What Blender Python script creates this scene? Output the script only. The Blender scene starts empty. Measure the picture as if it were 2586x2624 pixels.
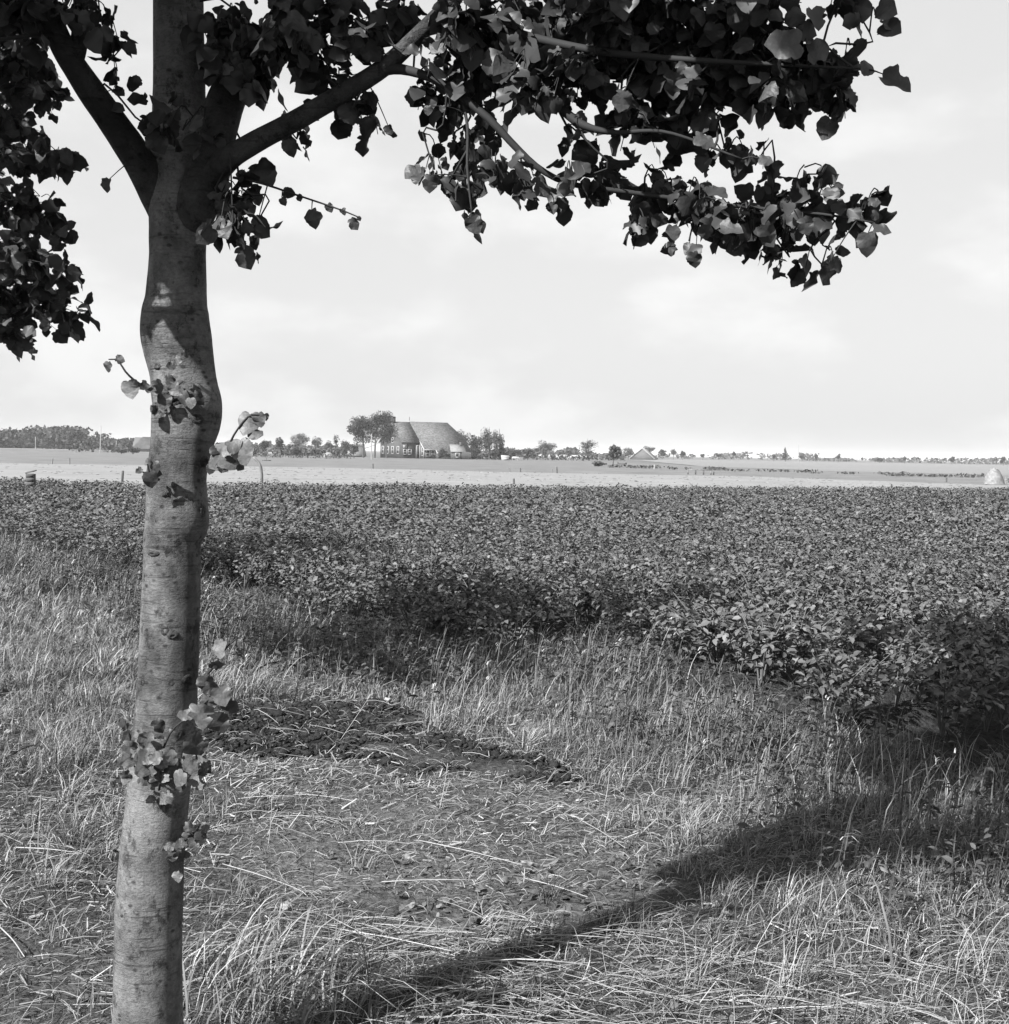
import bpy, math
import numpy as np
from mathutils import Vector, Matrix, Euler

SC = bpy.context.scene
COL = SC.collection
RNG = np.random.default_rng(7)

# ------------------------------------------------------------------ camera
W, H, F = 2586.0, 2624.0, 3552.0
K = W / 1904.0                      # layout notes were taken on a 1904 px wide copy
CAMZ = 1.6
PITCH, ROLL = math.radians(2.45), math.radians(1.04)
cam_d = bpy.data.cameras.new('camera')
cam = bpy.data.objects.new('camera', cam_d)
COL.objects.link(cam)
cam_d.sensor_fit = 'HORIZONTAL'
cam_d.sensor_width = 36.0
cam_d.lens = 36.0 * F / W
cam_d.clip_start = 0.05
cam_d.clip_end = 20000
RM = Matrix.Rotation(math.pi / 2 - PITCH, 4, 'X') @ Matrix.Rotation(ROLL, 4, 'Z')
cam.matrix_world = Matrix.Translation((0, 0, CAMZ)) @ RM
SC.camera = cam
R3 = np.array(RM.to_3x3())

# ------------------------------------------------------------------ world, sun, exposure
SUN_EL = math.radians(38)
SHADOW = np.array([0.68, 0.733]); SHADOW /= np.linalg.norm(SHADOW)
TOSUN = np.array([-SHADOW[0] * math.cos(SUN_EL), -SHADOW[1] * math.cos(SUN_EL), math.sin(SUN_EL)])
world = bpy.data.worlds.new('World')
SC.world = world
world.use_nodes = True
nt = world.node_tree
nt.nodes.clear()
def wn(t, **kw):
    n = nt.nodes.new(t)
    for k, v in kw.items():
        setattr(n, k, v)
    return n
sky = wn('ShaderNodeTexSky', sky_type='NISHITA', sun_disc=False)
sky.sun_elevation = SUN_EL
sky.sun_rotation = math.atan2(TOSUN[0], TOSUN[1])
sky.air_density = 1.0; sky.dust_density = 2.5; sky.ozone_density = 1.0
bw = wn('ShaderNodeRGBToBW')
tc = wn('ShaderNodeTexCoord')
mp = wn('ShaderNodeMapping'); mp.inputs['Scale'].default_value = (1.0, 1.0, 2.2)
no = wn('ShaderNodeTexNoise'); no.inputs['Scale'].default_value = 6.0
no.inputs['Detail'].default_value = 6; no.inputs['Roughness'].default_value = 0.52
rp = wn('ShaderNodeMapRange', interpolation_type='SMOOTHSTEP')
rp.inputs['From Min'].default_value = 0.45; rp.inputs['From Max'].default_value = 0.66
rp.inputs['To Min'].default_value = 0.0; rp.inputs['To Max'].default_value = 1.0
veil = wn('ShaderNodeMath', operation='MULTIPLY_ADD')      # thin high veil over the blue
veil.inputs[1].default_value = 0.22; veil.inputs[2].default_value = 4.0
cl = wn('ShaderNodeMath', operation='MULTIPLY_ADD')
cl.inputs[1].default_value = 0.75
bg = wn('ShaderNodeBackground'); bg.inputs['Strength'].default_value = 0.06
out = wn('ShaderNodeOutputWorld')
L = nt.links.new
L(sky.outputs[0], bw.inputs[0])
L(bw.outputs[0], veil.inputs[0])
L(tc.outputs['Generated'], mp.inputs[0]); L(mp.outputs[0], no.inputs[0]); L(no.outputs[0], rp.inputs[0])
L(rp.outputs[0], cl.inputs[0]); L(veil.outputs[0], cl.inputs[2])
L(cl.outputs[0], bg.inputs[0]); L(bg.outputs[0], out.inputs[0])

sun_d = bpy.data.lights.new('sun', 'SUN')
sun_d.energy = 5.0
sun_d.angle = math.radians(0.55)
sun_d.color = (1, 1, 1)             # black-and-white photograph
sun = bpy.data.objects.new('sun', sun_d)
COL.objects.link(sun)
sun.rotation_euler = Vector((-TOSUN).tolist()).to_track_quat('-Z', 'Y').to_euler()
sun.location = (-10, -10, 12)
SC.view_settings.view_transform = 'Standard'
SC.view_settings.look = 'None'
SC.view_settings.gamma = 1.0
SC.view_settings.use_curve_mapping = False
SC.view_settings.exposure = 1.5
SC.cycles.max_bounces = 5
SC.cycles.diffuse_bounces = 2
SC.cycles.glossy_bounces = 1
SC.cycles.transmission_bounces = 3
SC.cycles.transparent_max_bounces = 4
SC.cycles.volume_bounces = 0
SC.cycles.caustics_reflective = False
SC.cycles.caustics_refractive = False

# ------------------------------------------------------------------ helpers
def ray(px, py):
    """world direction through source pixel (px, py), scaled to y = 1"""
    px = np.asarray(px, float); py = np.asarray(py, float)
    d = np.stack([(px - W / 2) / F, -(py - H / 2) / F, -np.ones_like(px)], -1) @ R3.T
    return d / d[..., 1:2]
def at(px, py, Y):
    d = ray(px, py)
    Y = np.asarray(Y, float)
    return np.array([0, 0, CAMZ]) + d * Y[..., None]
def P(x, y, Y):
    return at(np.asarray(x, float) * K, np.asarray(y, float) * K, np.asarray(Y, float) + 0 * np.asarray(x, float))
def gnd(px, py, z=0.0):
    d = ray(px, py)
    t = (z - CAMZ) / d[..., 2]
    return np.array([0, 0, CAMZ]) + d * t[..., None]
def G(x, y, z=0.0):
    return gnd(np.asarray(x, float) * K, np.asarray(y, float) * K, z)
def proj(p):
    """source pixel of world points"""
    c = (np.asarray(p, float) - np.array([0, 0, CAMZ])) @ R3
    zz = np.where(c[..., 2] < -1e-3, -c[..., 2], 1e-3)
    return W / 2 + F * c[..., 0] / zz, H / 2 - F * c[..., 1] / zz, -c[..., 2]
def in_frame(p, m=0):
    x, y, d = proj(p)
    return (d > 0.05) & (x > -m) & (x < W + m) & (y > -m) & (y < H + m)

def _h(ix, iy, s):
    n = (ix * 374761393 + iy * 668265263 + s * 1442695041) & 0x7fffffff
    n = ((n ^ (n >> 13)) * 1274126177) & 0x7fffffff
    return ((n ^ (n >> 16)) & 0xffff) / 65535.0
def vn(x, y, s=0):
    x = np.asarray(x, float); y = np.asarray(y, float)
    ix = np.floor(x).astype(np.int64); iy = np.floor(y).astype(np.int64)
    fx = x - ix; fy = y - iy
    fx = fx * fx * (3 - 2 * fx); fy = fy * fy * (3 - 2 * fy)
    a = _h(ix, iy, s); b = _h(ix + 1, iy, s); c = _h(ix, iy + 1, s); d = _h(ix + 1, iy + 1, s)
    return (a * (1 - fx) + b * fx) * (1 - fy) + (c * (1 - fx) + d * fx) * fy
def fbm(x, y, s=0, o=3):
    r, a, t = 0, 1.0, 0
    for k in range(o):
        r = r + a * vn(np.asarray(x) * 2 ** k, np.asarray(y) * 2 ** k, s + k * 17); t += a; a *= 0.5
    return r / t
def inpoly(x, y, poly):
    poly = np.asarray(poly, float)
    r = np.zeros(np.shape(x), bool)
    j = len(poly) - 1
    for i in range(len(poly)):
        xi, yi = poly[i]; xj, yj = poly[j]
        c = ((yi > y) != (yj > y)) & (x < (xj - xi) * (y - yi) / (yj - yi + 1e-12) + xi)
        r ^= c; j = i
    return r

def mesh(name, v, f, mat=None, tone=None, smooth=False):
    """v (n,3); f (m,3) or (m,4) ints, or a list of polygons"""
    me = bpy.data.meshes.new(name)
    v = np.ascontiguousarray(v, dtype=np.float32)
    me.vertices.add(len(v)); me.vertices.foreach_set('co', v.ravel())
    if isinstance(f, np.ndarray):
        k = f.shape[1]; n = len(f)
        me.loops.add(n * k); me.polygons.add(n)
        me.loops.foreach_set('vertex_index', np.ascontiguousarray(f, dtype=np.int32).ravel())
        me.polygons.foreach_set('loop_start', np.arange(0, n * k, k, dtype=np.int32))
        me.polygons.foreach_set('loop_total', np.full(n, k, dtype=np.int32))
    else:
        flat = [i for p in f for i in p]; tot = np.array([len(p) for p in f], np.int32)
        me.loops.add(len(flat)); me.polygons.add(len(f))
        me.loops.foreach_set('vertex_index', np.array(flat, np.int32))
        me.polygons.foreach_set('loop_start', np.concatenate([[0], np.cumsum(tot)[:-1]]).astype(np.int32))
        me.polygons.foreach_set('loop_total', tot)
    if smooth:
        me.polygons.foreach_set('use_smooth', np.ones(len(me.polygons), bool))
    if tone is not None:
        a = me.attributes.new('tone', 'FLOAT', 'POINT')
        a.data.foreach_set('value', np.ascontiguousarray(tone, dtype=np.float32))
    me.update(calc_edges=True)
    me.validate()
    if mat:
        me.materials.append(mat)
    return me
def obj(name, me, parent=None, loc=None, **props):
    o = bpy.data.objects.new(name, me)
    COL.objects.link(o)
    if parent is not None:
        o.parent = parent
    if loc is not None:
        o.location = [float(c) for c in loc]
    for k, v in props.items():
        o[k] = v
    return o
def empty(name, loc, label, category, group=None, rz=0.0):
    o = bpy.data.objects.new(name, None)
    COL.objects.link(o)
    o.location = [float(c) for c in loc]
    o.rotation_euler = (0, 0, rz)
    o.empty_display_size = 0.2
    o['label'] = label; o['category'] = category
    if group:
        o['group'] = group
    return o
def tag(o, label, category, group=None):
    o['label'] = label; o['category'] = category
    if group:
        o['group'] = group
    return o
class MB:
    """collects verts / polygons of one mesh"""
    def __init__(s):
        s.v = []; s.f = []
    def add(s, v, f):
        b = len(s.v)
        s.v += [tuple(map(float, p)) for p in v]
        s.f += [tuple(int(i) + b for i in q) for q in f]
    def box(s, x0, y0, z0, x1, y1, z1):
        s.add([(x0, y0, z0), (x1, y0, z0), (x1, y1, z0), (x0, y1, z0), (x0, y0, z1), (x1, y0, z1), (x1, y1, z1), (x0, y1, z1)],
              [(0, 3, 2, 1), (4, 5, 6, 7), (0, 1, 5, 4), (1, 2, 6, 5), (2, 3, 7, 6), (3, 0, 4, 7)])
    def tube(s, path, rad, n=6):
        v, f = tube(path, rad, n)
        s.add(v, f.tolist())
    def make(s, name, mat, smooth=False):
        return mesh(name, np.array(s.v), s.f, mat, smooth=smooth)
def frames(path):
    p = np.asarray(path, float)
    t = np.gradient(p, axis=0)
    t /= np.linalg.norm(t, axis=1)[:, None] + 1e-12
    ref = np.array([0.13, 1.0, 0.07]); ref /= np.linalg.norm(ref)
    a = np.cross(t, ref)
    bad = np.linalg.norm(a, axis=1) < 0.15
    a[bad] = np.cross(t[bad], np.array([1.0, 0.1, 0.2]))
    a /= np.linalg.norm(a, axis=1)[:, None]
    return t, a, np.cross(t, a)
def tube(path, rad, n=6):
    """tapered tube of quads along path, closed with point tips"""
    p = np.asarray(path, float)
    rad = np.broadcast_to(np.asarray(rad, float), (len(p),))
    t, a, b = frames(p)
    th = np.arange(n) * 2 * np.pi / n
    v = p[:, None, :] + rad[:, None, None] * (np.cos(th)[None, :, None] * a[:, None, :] + np.sin(th)[None, :, None] * b[:, None, :])
    v = v.reshape(-1, 3)
    i = np.arange(len(p) - 1)[:, None] * n; j = np.arange(n)[None, :]; j2 = (j + 1) % n
    f = np.stack([i + j, i + j2, i + n + j2, i + n + j], -1).reshape(-1, 4)
    return v, f
def spline(pts, n):
    """Catmull-Rom resample of rows"""
    p = np.asarray(pts, float)
    q = np.vstack([2 * p[0] - p[1], p, 2 * p[-1] - p[-2]])
    m = len(p) - 1
    u = np.linspace(0, m, n); k = np.minimum(u.astype(int), m - 1); t = (u - k)[:, None]
    a, b, c, d = q[k], q[k + 1], q[k + 2], q[k + 3]
    return 0.5 * (2 * b + (c - a) * t + (2 * a - 5 * b + 4 * c - d) * t ** 2 + (3 * b - a - 3 * c + d) * t ** 3)
def unit(v):
    return v / (np.linalg.norm(v, axis=-1, keepdims=True) + 1e-12)
def scatter(pv, pf, pos, M, tone=None):
    """copies of a small prototype merged: pos (n,3), M (n,3,3) with local axes in columns, scale included"""
    n, k = len(pos), len(pv)
    v = np.einsum('nij,kj->nki', M, pv) + pos[:, None, :]
    f = (pf[None] + (np.arange(n) * k)[:, None, None]).reshape(-1, pf.shape[1])
    tn = None if tone is None else np.repeat(tone, k)
    return v.reshape(-1, 3), f, tn
def join(parts):
    vs, fs, ts, b = [], [], [], 0
    for v, f, t in parts:
        vs.append(v); fs.append(f + b); ts.append(t if t is not None else np.full(len(v), 0.5)); b += len(v)
    return np.concatenate(vs), np.concatenate(fs), np.concatenate(ts)
def blades(base, h, w, az, bend, tone, segs=2, twist=None, droop=0.0):
    """grass blades: ribbons that taper and lean"""
    n = len(base)
    d = np.stack([np.cos(az), np.sin(az), 0 * az], -1)
    tw = az + np.pi / 2 + (RNG.normal(0, 0.7, n) if twist is None else twist)
    sd = np.stack([np.cos(tw), np.sin(tw), 0 * tw], -1)
    rows = []
    for k in range(segs + 1):
        t = k / segs
        c = base + d * (bend * h * t ** 1.8)[:, None]
        up = h * (t - (0.35 * bend + droop * bend) * t ** 3)
        c = c + np.stack([0 * up, 0 * up, up], -1)
        ww = w * (1 - 0.45 * t) * (0.5 if k < segs else 0)
        if k < segs:
            rows += [c - sd * ww[:, None], c + sd * ww[:, None]]
        else:
            rows.append(c)
    v = np.stack(rows, 1)
    m = v.shape[1]
    f = []
    for k in range(segs - 1):
        f += [(2 * k, 2 * k + 1, 2 * k + 3), (2 * k, 2 * k + 3, 2 * k + 2)]
    f.append((2 * segs - 2, 2 * segs - 1, 2 * segs))
    f = np.array(f)
    ff = (f[None] + (np.arange(n) * m)[:, None, None]).reshape(-1, 3)
    return v.reshape(-1, 3), ff, np.repeat(tone, m)

# ------------------------------------------------------------------ materials (all neutral: a black-and-white photograph)
def grey(v):
    return (v, v, v, 1)
def material(name, base, lo=0.6, hi=1.5, rough=0.6, spec=0.3, trans=0.0, noise=0.0, nscale=8.0, namp=0.5, bump=0.0, bscale=40.0, detail=4, stretch=(1, 1, 1), tone=False):
    m = bpy.data.materials.new(name)
    m.use_nodes = True
    t = m.node_tree; t.nodes.clear()
    o = t.nodes.new('ShaderNodeOutputMaterial')
    b = t.nodes.new('ShaderNodeBsdfPrincipled')
    b.inputs['Roughness'].default_value = rough
    b.inputs['Specular IOR Level'].default_value = spec
    val = None
    if tone:
        a = t.nodes.new('ShaderNodeAttribute'); a.attribute_name = 'tone'
        r = t.nodes.new('ShaderNodeMapRange')
        r.inputs['To Min'].default_value = base * lo; r.inputs['To Max'].default_value = base * hi
        t.links.new(a.outputs['Fac'], r.inputs['Value'])
        val = r.outputs[0]
    co = t.nodes.new('ShaderNodeTexCoord')
    mpn = t.nodes.new('ShaderNodeMapping'); mpn.inputs['Scale'].default_value = stretch
    t.links.new(co.outputs['Object'], mpn.inputs[0])
    if noise:
        nn = t.nodes.new('ShaderNodeTexNoise'); nn.inputs['Scale'].default_value = nscale
        nn.inputs['Detail'].default_value = detail; nn.inputs['Roughness'].default_value = 0.65
        t.links.new(mpn.outputs[0], nn.inputs[0])
        r2 = t.nodes.new('ShaderNodeMapRange')
        r2.inputs['From Min'].default_value = 0.3; r2.inputs['From Max'].default_value = 0.7
        r2.inputs['To Min'].default_value = 1 - namp * noise; r2.inputs['To Max'].default_value = 1 + namp * noise
        t.links.new(nn.outputs[0], r2.inputs['Value'])
        mu = t.nodes.new('ShaderNodeMath'); mu.operation = 'MULTIPLY'
        t.links.new(r2.outputs[0], mu.inputs[0])
        if val is None:
            mu.inputs[1].default_value = base
        else:
            t.links.new(val, mu.inputs[1])
        val = mu.outputs[0]
    if val is None:
        b.inputs['Base Color'].default_value = grey(base)
    else:
        t.links.new(val, b.inputs['Base Color'])
    if bump:
        bn = t.nodes.new('ShaderNodeTexNoise'); bn.inputs['Scale'].default_value = bscale
        bn.inputs['Detail'].default_value = 4
        t.links.new(mpn.outputs[0], bn.inputs[0])
        bp = t.nodes.new('ShaderNodeBump'); bp.inputs['Strength'].default_value = bump
        bp.inputs['Distance'].default_value = 0.02
        t.links.new(bn.outputs[0], bp.inputs['Height'])
        t.links.new(bp.outputs[0], b.inputs['Normal'])
    if trans:
        tr = t.nodes.new('ShaderNodeBsdfTranslucent')
        if val is None:
            tr.inputs[0].default_value = grey(base)
        else:
            t.links.new(val, tr.inputs[0])
        mx = t.nodes.new('ShaderNodeMixShader'); mx.inputs[0].default_value = trans
        t.links.new(b.outputs[0], mx.inputs[1]); t.links.new(tr.outputs[0], mx.inputs[2])
        t.links.new(mx.outputs[0], o.inputs[0])
    else:
        t.links.new(b.outputs[0], o.inputs[0])
    return m
MG = {}
MG['ground'] = material('far_ground', 0.08, noise=1, nscale=0.02, namp=0.25)
MG['soil'] = material('verge_soil', 0.045, noise=1, nscale=30, namp=0.8, bump=1.0, bscale=45, rough=0.95, spec=0.05, tone=True, lo=0.25, hi=1.6, detail=8)
MG['hay'] = material('mown_hay', 0.175, noise=1, nscale=0.6, namp=0.22, rough=0.9, spec=0.05, stretch=(0.25, 1.2, 1), detail=7)
MG['pasture'] = material('pasture_turf', 0.12, noise=1, nscale=0.5, namp=0.45, rough=0.9, spec=0.05, stretch=(0.4, 1.0, 1), detail=8)
MG['grain'] = material('pale_grain', 0.155, noise=1, nscale=0.12, namp=0.15, rough=0.9, spec=0.05, stretch=(0.25, 1.0, 1), detail=8)
MG['road'] = material('road_dust', 0.2, noise=1, nscale=0.3, namp=0.1, rough=0.9)
MG['grass'] = material('grass_blade', 0.088, rough=0.5, spec=0.35, trans=0.22, tone=True, lo=0.18, hi=2.95)
MG['dry'] = material('dry_grass', 0.15, rough=0.55, spec=0.3, trans=0.15, tone=True, lo=0.2, hi=2.3)
MG['straw'] = material('straw', 0.19, rough=0.45, spec=0.4, tone=True, lo=0.3, hi=1.7)
MG['weed'] = material('weed_leaf', 0.05, rough=0.5, spec=0.35, trans=0.2, tone=True, lo=0.5, hi=1.9)
MG['potato'] = material('potato_leaf', 0.066, rough=0.55, spec=0.22, trans=0.15, tone=True, lo=0.28, hi=2.35)
MG['stem'] = material('plant_stem', 0.07, rough=0.6)
MG['leaf'] = material('linden_leaf', 0.024, rough=0.5, spec=0.3, trans=0.10, tone=True, lo=0.6, hi=1.8, noise=1, nscale=4, namp=0.3, bump=0.12, bscale=6)
MG['sleaf'] = material('young_linden_leaf', 0.075, rough=0.5, spec=0.35, trans=0.25, tone=True, lo=0.35, hi=1.7, noise=1, nscale=4, namp=0.35, bump=0.15, bscale=6)
MG['litter'] = material('leaf_litter', 0.13, rough=0.7, spec=0.15, tone=True, lo=0.3, hi=1.4)
MG['clod'] = material('dark_clod', 0.02, noise=1, nscale=30, namp=0.5, rough=0.9, spec=0.1, bump=0.6, bscale=120)
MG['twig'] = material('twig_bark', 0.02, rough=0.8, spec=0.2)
MG['tfol'] = material('far_foliage', 0.035, rough=0.6, spec=0.2, trans=0.15, tone=True, lo=0.5, hi=1.8)
MG['tfolp'] = material('far_foliage_pale', 0.06, rough=0.6, spec=0.2, trans=0.2, tone=True, lo=0.5, hi=1.7)
MG['tbark'] = material('far_bark', 0.07, rough=0.9, spec=0.1)
MG['brick'] = material('brick_wall', 0.065, noise=1, nscale=3, namp=0.25, rough=0.9, spec=0.1)
MG['tile'] = material('roof_tile', 0.085, noise=1, nscale=2.2, namp=0.8, rough=0.8, spec=0.15, stretch=(1, 1, 2), detail=8)
MG['palewall'] = material('pale_wall', 0.08, noise=1, nscale=1, namp=0.1, rough=0.9)
MG['tile2'] = material('pale_roof', 0.15, noise=1, nscale=1.0, namp=0.2, rough=0.8)
MG['tile3'] = material('grey_roof', 0.04, noise=1, nscale=1.0, namp=0.4, rough=0.8)
MG['white'] = material('white_paint', 0.3, rough=0.6)
MG['glass'] = material('dark_glass', 0.02, rough=0.1, spec=0.5)
MG['darkwood'] = material('dark_wood', 0.06, noise=1, nscale=6, namp=0.4, rough=0.9, stretch=(1, 1, 0.15))
MG['wood'] = material('weathered_wood', 0.12, noise=1, nscale=8, namp=0.4, rough=0.9, stretch=(1, 1, 0.15))
MG['concrete'] = material('pale_pole', 0.2, rough=0.8)
MG['haycock'] = material('haycock', 0.165, noise=1, nscale=6, namp=0.25, rough=0.9, bump=0.8, bscale=20)
MG['paper'] = material('paper', 0.22, rough=0.7)

def bark_material(name, base):
    m = bpy.data.materials.new(name); m.use_nodes = True
    t = m.node_tree; t.nodes.clear(); N = t.nodes.new; LK = t.links.new
    o = N('ShaderNodeOutputMaterial'); b = N('ShaderNodeBsdfPrincipled')
    b.inputs['Roughness'].default_value = 0.75; b.inputs['Specular IOR Level'].default_value = 0.2
    co = N('ShaderNodeTexCoord')
    def noise(scale, stretch, detail=5, rough=0.6):
        mpn = N('ShaderNodeMapping'); mpn.inputs['Scale'].default_value = stretch
        LK(co.outputs['Object'], mpn.inputs[0])
        n = N('ShaderNodeTexNoise'); n.inputs['Scale'].default_value = scale
        n.inputs['Detail'].default_value = detail; n.inputs['Roughness'].default_value = rough
        LK(mpn.outputs[0], n.inputs[0])
        return n.outputs[0]
    def mr(x, a, c, d, e):
        r = N('ShaderNodeMapRange'); r.inputs['From Min'].default_value = a; r.inputs['From Max'].default_value = c
        r.inputs['To Min'].default_value = d; r.inputs['To Max'].default_value = e
        LK(x, r.inputs['Value']); return r.outputs[0]
    def mul(x, y):
        q = N('ShaderNodeMath'); q.operation = 'MULTIPLY'; LK(x, q.inputs[0])
        if isinstance(y, float):
            q.inputs[1].default_value = y
        else:
            LK(y, q.inputs[1])
        return q.outputs[0]
    big = mr(noise(8, (1, 1, 0.9), 6, 0.7), 0.36, 0.62, 0.5, 1.3)
    bands = mr(noise(7, (0.9, 0.9, 3.2), 6, 0.72), 0.34, 0.5, 0.72, 1.03)
    lines = mr(noise(7, (1.3, 1.3, 13), 4, 0.6), 0.33, 0.43, 0.6, 1.0)
    stain = mr(noise(3.2, (1.4, 1.4, 0.7), 5, 0.6), 0.50, 0.60, 1.0, 0.5)
    fine = mr(noise(110, (1, 1, 1.6), 4, 0.75), 0.36, 0.58, 0.78, 1.1)
    spots = N('ShaderNodeTexVoronoi'); spots.inputs['Scale'].default_value = 30
    mpn = N('ShaderNodeMapping'); mpn.inputs['Scale'].default_value = (1, 1, 1.5)
    LK(co.outputs['Object'], mpn.inputs[0]); LK(mpn.outputs[0], spots.inputs[0])
    gate = mr(noise(12, (1, 1, 1), 3), 0.46, 0.52, 0.0, 1.0)
    sp = mr(spots.outputs['Distance'], 0.12, 0.26, 0.0, 1.0)
    mxs = N('ShaderNodeMath'); mxs.operation = 'MAXIMUM'
    inv = N('ShaderNodeMath'); inv.operation = 'SUBTRACT'; inv.inputs[0].default_value = 1.0
    LK(gate, inv.inputs[1]); LK(sp, mxs.inputs[0]); LK(inv.outputs[0], mxs.inputs[1])
    dark = mr(mxs.outputs[0], 0, 1, 0.3, 1.0)
    # cracked dark patches, more of them low on the trunk
    crack = mr(noise(20, (1, 1, 0.8), 7, 0.78), 0.55, 0.63, 1.0, 0.32)
    val = mul(mul(mul(mul(mul(mul(mul(big, bands), lines), fine), dark), crack), stain), base)
    LK(val, b.inputs['Base Color'])
    bp = N('ShaderNodeBump'); bp.inputs['Strength'].default_value = 0.6; bp.inputs['Distance'].default_value = 0.008
    LK(mul(mul(lines, fine), crack), bp.inputs['Height']); LK(bp.outputs[0], b.inputs['Normal'])
    LK(b.outputs[0], o.inputs[0])
    return m
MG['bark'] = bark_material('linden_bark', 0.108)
MG['limb'] = bark_material('shaded_limb_bark', 0.042)  # same bark darkened: crown shade on the limbs put into the colour

# ------------------------------------------------------------------ ground
EDGE = G([-420, -200, 0, 150, 260, 400, 520, 640, 800, 930, 1010, 1090, 1160, 1300, 1500, 1650, 1904, 2150, 2500],
         [990, 1008, 1040, 1082, 1104, 1138, 1180, 1222, 1246, 1266, 1280, 1236, 1246, 1340, 1392, 1450, 1528, 1600, 1700])[:, :2]
VERGE = np.vstack([EDGE, [[6.5, -6], [-40, -6], [-40, 42], [-26, 40]]])
def edge_dist(x, y):
    """signed distance to the potato field edge: positive on the verge side (towards the camera)"""
    best = np.full(np.shape(x), 1e9)
    for i in range(len(EDGE) - 1):
        a, b = EDGE[i], EDGE[i + 1]
        e = b - a; l2 = e @ e
        t = np.clip(((x - a[0]) * e[0] + (y - a[1]) * e[1]) / l2, 0, 1)
        dx = x - a[0] - t * e[0]; dy = y - a[1] - t * e[1]
        d = np.hypot(dx, dy)
        best = np.minimum(best, d)
    return np.where(inpoly(x, y, VERGE), best, -best)
def gp(*pts):
    a = np.array(pts, float)
    return G(a[:, 0], a[:, 1])[:, :2]
def inz(x, y, poly):
    return inpoly(x + 0.7 * (fbm(x * 1.8, y * 1.8, 301) - 0.5) + 0.16 * (fbm(x * 9, y * 9, 303) - 0.5), y + 0.7 * (fbm(x * 1.8, y * 1.8, 302) - 0.5) + 0.16 * (fbm(x * 9, y * 9, 304) - 0.5), poly)
Z_CLOD = gp((400, 1330), (520, 1335), (600, 1328), (735, 1335), (880, 1395), (960, 1420), (1060, 1440), (1110, 1478), (1060, 1492), (960, 1480), (830, 1460), (700, 1430), (560, 1420), (430, 1410), (360, 1390))
Z_BARE = gp((420, 1560), (620, 1500), (800, 1470), (1000, 1510), (1250, 1500), (1270, 1580), (1230, 1680), (1060, 1730), (800, 1730), (560, 1700), (420, 1640))
Z_LITTER = gp((620, 1620), (850, 1590), (1150, 1600), (1230, 1660), (1280, 1720), (1100, 1760), (820, 1760), (640, 1720))
Z_STRAW = gp((520, 1740), (800, 1735), (1100, 1715), (1330, 1740), (1500, 1760), (1904, 1740), (1990, 2000), (900, 2000), (700, 1900), (560, 1830))
Z_LEFTB = gp((-200, 1490), (120, 1490), (215, 1580), (210, 1960), (-200, 1960))
Z_TUFT = gp((330, 1800), (420, 1775), (520, 1850), (680, 1895), (760, 1960), (330, 1990), (290, 1900))
ROWD = unit(np.array([0.80, 0.60]))            # direction of the potato ridges
ROWN = np.array([-ROWD[1], ROWD[0]])
def soilz(x, y):
    d = edge_dist(x, y)
    z = 0.05 * (fbm(x * 0.7, y * 0.7, 3) - 0.5) + 0.035 * (fbm(x * 5, y * 5, 9) - 0.5)
    c = inz(x, y, Z_CLOD)
    z = z + np.where(c, 0.03 * fbm(x * 9, y * 9, 5), 0)
    q = (x * ROWN[0] + y * ROWN[1]) / 0.75
    fld = np.clip(-d / 0.5, 0, 1)
    z = z + fld * (0.08 * np.cos(q * 2 * np.pi) + 0.03)
    return z
def grid(x0, x1, y0, y1, st):
    xs = np.arange(x0, x1 + st / 2, st); ys = np.arange(y0, y1 + st / 2, st)
    X, Y = np.meshgrid(xs, ys)
    n = len(xs)
    i = (np.arange(len(ys) - 1)[:, None] * n + np.arange(n - 1)[None, :]).ravel()
    return X.ravel(), Y.ravel(), np.stack([i, i + 1, i + n + 1, i + n], -1)
gsz = 6000.0
obj('ground', mesh('ground', np.array([(-gsz, -gsz, -0.12), (gsz, -gsz, -0.12), (gsz, gsz, -0.12), (-gsz, gsz, -0.12)]), np.array([[0, 1, 2, 3]]), MG['ground']), kind='structure')
X, Y, F4 = grid(-16, 11, -3.0, 27, 0.09)
ed = edge_dist(X, Y)
tn = 0.5 + 0.25 * (fbm(X * 1.2, Y * 1.2, 21) - 0.5)
tn = np.where(inz(X, Y, Z_CLOD), np.clip(1.3 - 3.0 * fbm(X * 2.2, Y * 2.2, 95), 0.02, 0.5), tn)
tn = np.where(inz(X, Y, Z_BARE), 0.85 + 0.9 * (fbm(X * 2.5, Y * 2.5, 31) - 0.5), tn)
tn = np.where(ed < 0, 0.25, tn)
obj('verge_ground', mesh('verge_ground', np.stack([X, Y, soilz(X, Y)], -1), F4, MG['soil'], tone=tn, smooth=True), kind='structure')
def sheet(name, poly, z, mat):
    v = np.array([(p[0], p[1], z) for p in poly])
    return obj(name, mesh(name, v, [tuple(range(len(v)))], mat), kind='structure')
FE = gnd(np.array([-900, -300, 0, 400, 1293, 1900, 2586, 3200]), np.array([1228, 1238, 1250, 1268, 1274, 1281, 1295, 1310.]))[:, :2]
far_edge_x, far_edge_y = FE[:, 0], FE[:, 1]
FE = np.stack([[-60, -28, -19, -12, 0, 10.3, 23.6, 45], [58, 54, 50, 48.5, 53, 58, 66, 80]], -1).astype(float)
sheet('potato_field', [(-60, 15), (-16, 15), (-16, 26.9), (11, 26.9), (11, 2), (45, 2)] + FE[::-1].tolist(), -0.03, MG['soil'])
HB = [(-130, 112), (-40, 116), (-16, 126), (0, 117), (21, 118), (34, 96), (60, 90), (130, 88)]
sheet('mown_hay_field', FE.tolist() + [(140, 84)] + HB[::-1] + [(-130, 70)], -0.035, MG['hay'])
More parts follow.
